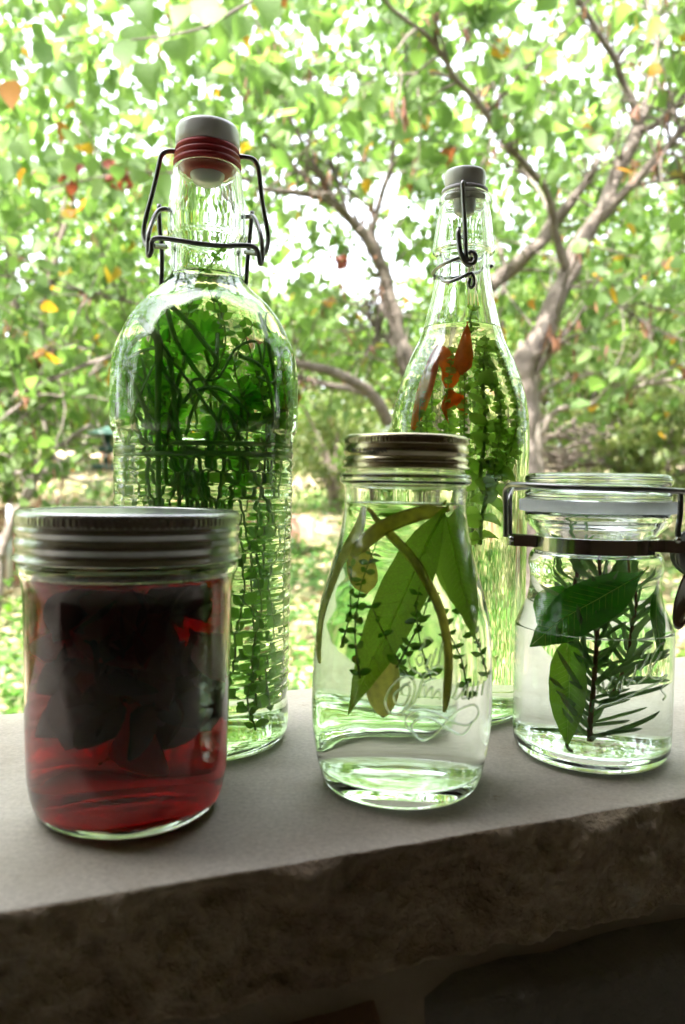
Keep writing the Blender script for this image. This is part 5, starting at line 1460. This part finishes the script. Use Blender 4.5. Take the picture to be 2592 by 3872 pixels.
# the garden goes on to both sides of the view
items = []
for _ in range(16000):
    sgn = random.choice((-1, 1)); az = sgn * math.radians(random.uniform(29, 118)); r = random.uniform(4.5, 11)
    x, y = r * math.sin(az), r * math.cos(az)
    h = random.random() ** 1.2 * 6.5
    n = noise.noise(Vector((x * .5, y * .5, h * .5)))
    if n < -0.12: continue
    items.append((Vector((x, y, -1 + h)), rv(1) + Vector((0, 0, -.5)), rv(1) + Vector((0, 0, .4)), random.uniform(.2, .42)))
o = batch_leaves('surrounding_woods', small4, items, M_farleaf); tag(o, kind='stuff')

# brush heap at right
bp = []
for _ in range(300):
    c = PD(random.uniform(1225, 1640), random.uniform(985, 1120), random.uniform(6.3, 7.5))
    d = Vector((random.gauss(0, 1), random.gauss(0, .6), random.gauss(0, .35))).normalized() * random.uniform(.15, .6)
    bp.append(([c - d, c + rv(0.04), c + d], [random.uniform(.003, .012)] * 3))
o = multi_tube('brush_heap', bp, M_bark_far, None, 5); tag(o, 'heap of cut brown branches on the ground behind the clamp-top jar', 'brush pile', kind='stuff')
lg = [PD(1290, 1065, 6.4), PD(1350, 1058, 6.35), PD(1420, 1072, 6.3), PD(1500, 1090, 6.3)]
tag(tube('fallen_log', [tuple(p) for p in spline([tuple(q) for q in lg], 5)], 0.035, M_bark), 'fallen reddish-brown log lying on the brush heap at right', 'log')

# weeds and ground cover
items, items2, items3 = [], [], []
while len(items) < 26000:
    y = 2.2 + 7.0 * random.random() ** 1.4
    x = random.uniform(-1, 1) * (y * 0.55 + 0.6)
    n = noise.noise(Vector((x * 1.1, y * 0.9, 5)))
    if y > 4.4 and n < random.uniform(-0.25, 0.2): continue
    h = random.random() ** 1.5 * (0.30 if y < 5.5 else 0.14) * (1 + n)
    p = Vector((x, y, ground_z(x, y) + h))
    items.append((p, Vector((random.gauss(0, 1), random.gauss(0, 1), random.uniform(-.3, .9))), Vector((random.gauss(0, .5), random.gauss(-.2, .5), 1)), random.uniform(.025, .07)))
o = batch_leaves('ground_cover', small4, items, M_weed); tag(o, kind='stuff')
M_litter = leaf_mat('leaf_litter', [(0, (0.30, 0.22, 0.13)), (0.6, (0.48, 0.38, 0.25)), (1, (0.60, 0.50, 0.34))], 0.2, 0.6, 0.02)
for _ in range(9000):
    y = random.uniform(4, 12); x = random.uniform(-1, 1) * (y * 0.55 + 0.5)
    items2.append((Vector((x, y, ground_z(x, y) + 0.01)), Vector((random.gauss(0, 1), random.gauss(0, 1), random.uniform(-.2, .3))), Vector((random.gauss(0, .3), random.gauss(0, .3), 1)), random.uniform(.05, .10)))
o = batch_leaves('leaf_litter', small4, items2, M_litter); tag(o, kind='stuff')

# wooden fence with a metal post at the left edge
M_wood = prin('weathered_fence_wood', (0.22, 0.10, 0.06), 0.8, stops=[(0.3, (0.15, 0.07, 0.045)), (0.7, (0.27, 0.13, 0.08))], nscale=8, bmp=(60, 0.5, 0.003))
M_rail = prin('fence_rail_wood', (0.42, 0.28, 0.17), 0.8, stops=[(0.3, (0.34, 0.21, 0.13)), (0.7, (0.48, 0.33, 0.2))], nscale=8)
M_galv = prin('galvanized_post', (0.45, 0.47, 0.49), 0.45, 0.8)
fb = PD(-60, 1500, 5.3); fb.z = ground_z(fb.x, fb.y) - 0.05
fence = empty('wooden_fence', fb)
tag(fence, 'reddish-brown wooden fence end with metal post at the far left edge', 'fence')
def fbox(name, x0, x1, y0, y1, d0, d1, mat):
    a = PD(x0, y0, d0); b = PD(x1, y1, d0)
    V, Fc = box_vf(a.x - fb.x, b.x - fb.x, 0 + (d0 - fb.y), (d1 - fb.y), max(b.z, fb.z) - fb.z, a.z - fb.z)
    o = obj(name, mesh(name, V, Fc, mat, False), fence)
    bv = o.modifiers.new('bevel', 'BEVEL'); bv.width = 0.004; bv.segments = 2
    return o
xb = -330
while xb < 75:
    fbox('board', xb, xb + 44, 1163 + random.uniform(0, 2), 1520, 5.30, 5.325, M_wood); xb += 48
fbox('rail', -335, 74, 1148, 1161, 5.26, 5.36, M_rail)
fbox('rail', -335, 72, 1260, 1276, 5.27, 5.298, M_wood)
tube('metal_post', [tuple(PD(22, 1155, 5.15) - fb), tuple(Vector((PD(22, 1155, 5.15).x, 5.15, fb.z)) - fb)], 0.024, M_galv, fence, 12)

# hanging bird feeder behind the ribbed bottle
M_feed = prin('dark_green_metal', (0.015, 0.045, 0.035), 0.4)
M_feedtop = prin('green_feeder_roof', (0.10, 0.20, 0.17), 0.4)
fc = PD(246, 1030, 4.6)
fe = empty('bird_feeder', fc)
tag(fe, 'dark green hanging bird feeder with wide roof at the left edge of the ribbed bottle', 'bird feeder')
k = 1.6531 / FPX * 4.6
def at_y(y): return (1030 - y) * k
lathe('roof', [(0.0, at_y(975)), (0.01, at_y(977)), (44 * k, at_y(990)), (45 * k, at_y(995)), (44 * k, at_y(996)), (0, at_y(986))], M_feedtop, fe, 40)
lathe('seed_tube', [(0, at_y(990)), (9 * k, at_y(990)), (9 * k, at_y(1066)), (0, at_y(1066))], M_feed, fe, 24)
lathe('perch_cup', [(9 * k, at_y(1024)), (22 * k, at_y(1022)), (22 * k, at_y(1030)), (12 * k, at_y(1038)), (9 * k, at_y(1038))], M_feed, fe, 24)
lathe('tray', [(0, at_y(1068)), (34 * k, at_y(1066)), (35 * k, at_y(1062)), (36 * k, at_y(1070)), (30 * k, at_y(1076)), (0, at_y(1076))], M_feed, fe, 32)
tube('hanger', [(0, 0, at_y(976)), (0, 0, at_y(830))], 0.002, M_feed, fe, 6)

# clay block on the ground between the bottles
cb = PD(675, 1212, 6.6)
M_clay = prin('pink_clay', (0.46, 0.25, 0.19), 0.85, stops=[(0.3, (0.40, 0.21, 0.16)), (0.7, (0.52, 0.30, 0.23))], nscale=12)
V, Fc = box_vf(-0.17, 0.17, -0.1, 0.1, -0.10, 0.10)
V2, F2 = box_vf(-0.14, 0.14, -0.07, 0.07, 0.10, 0.125, len(V))
o = obj('clay_block', mesh('clay_block', V + V2, Fc + F2, M_clay, False), None, cb)
b_ = o.modifiers.new('bevel', 'BEVEL'); b_.width = 0.012; b_.segments = 2
tag(o, 'pinkish clay block on the ground right of the ribbed bottle', 'block')
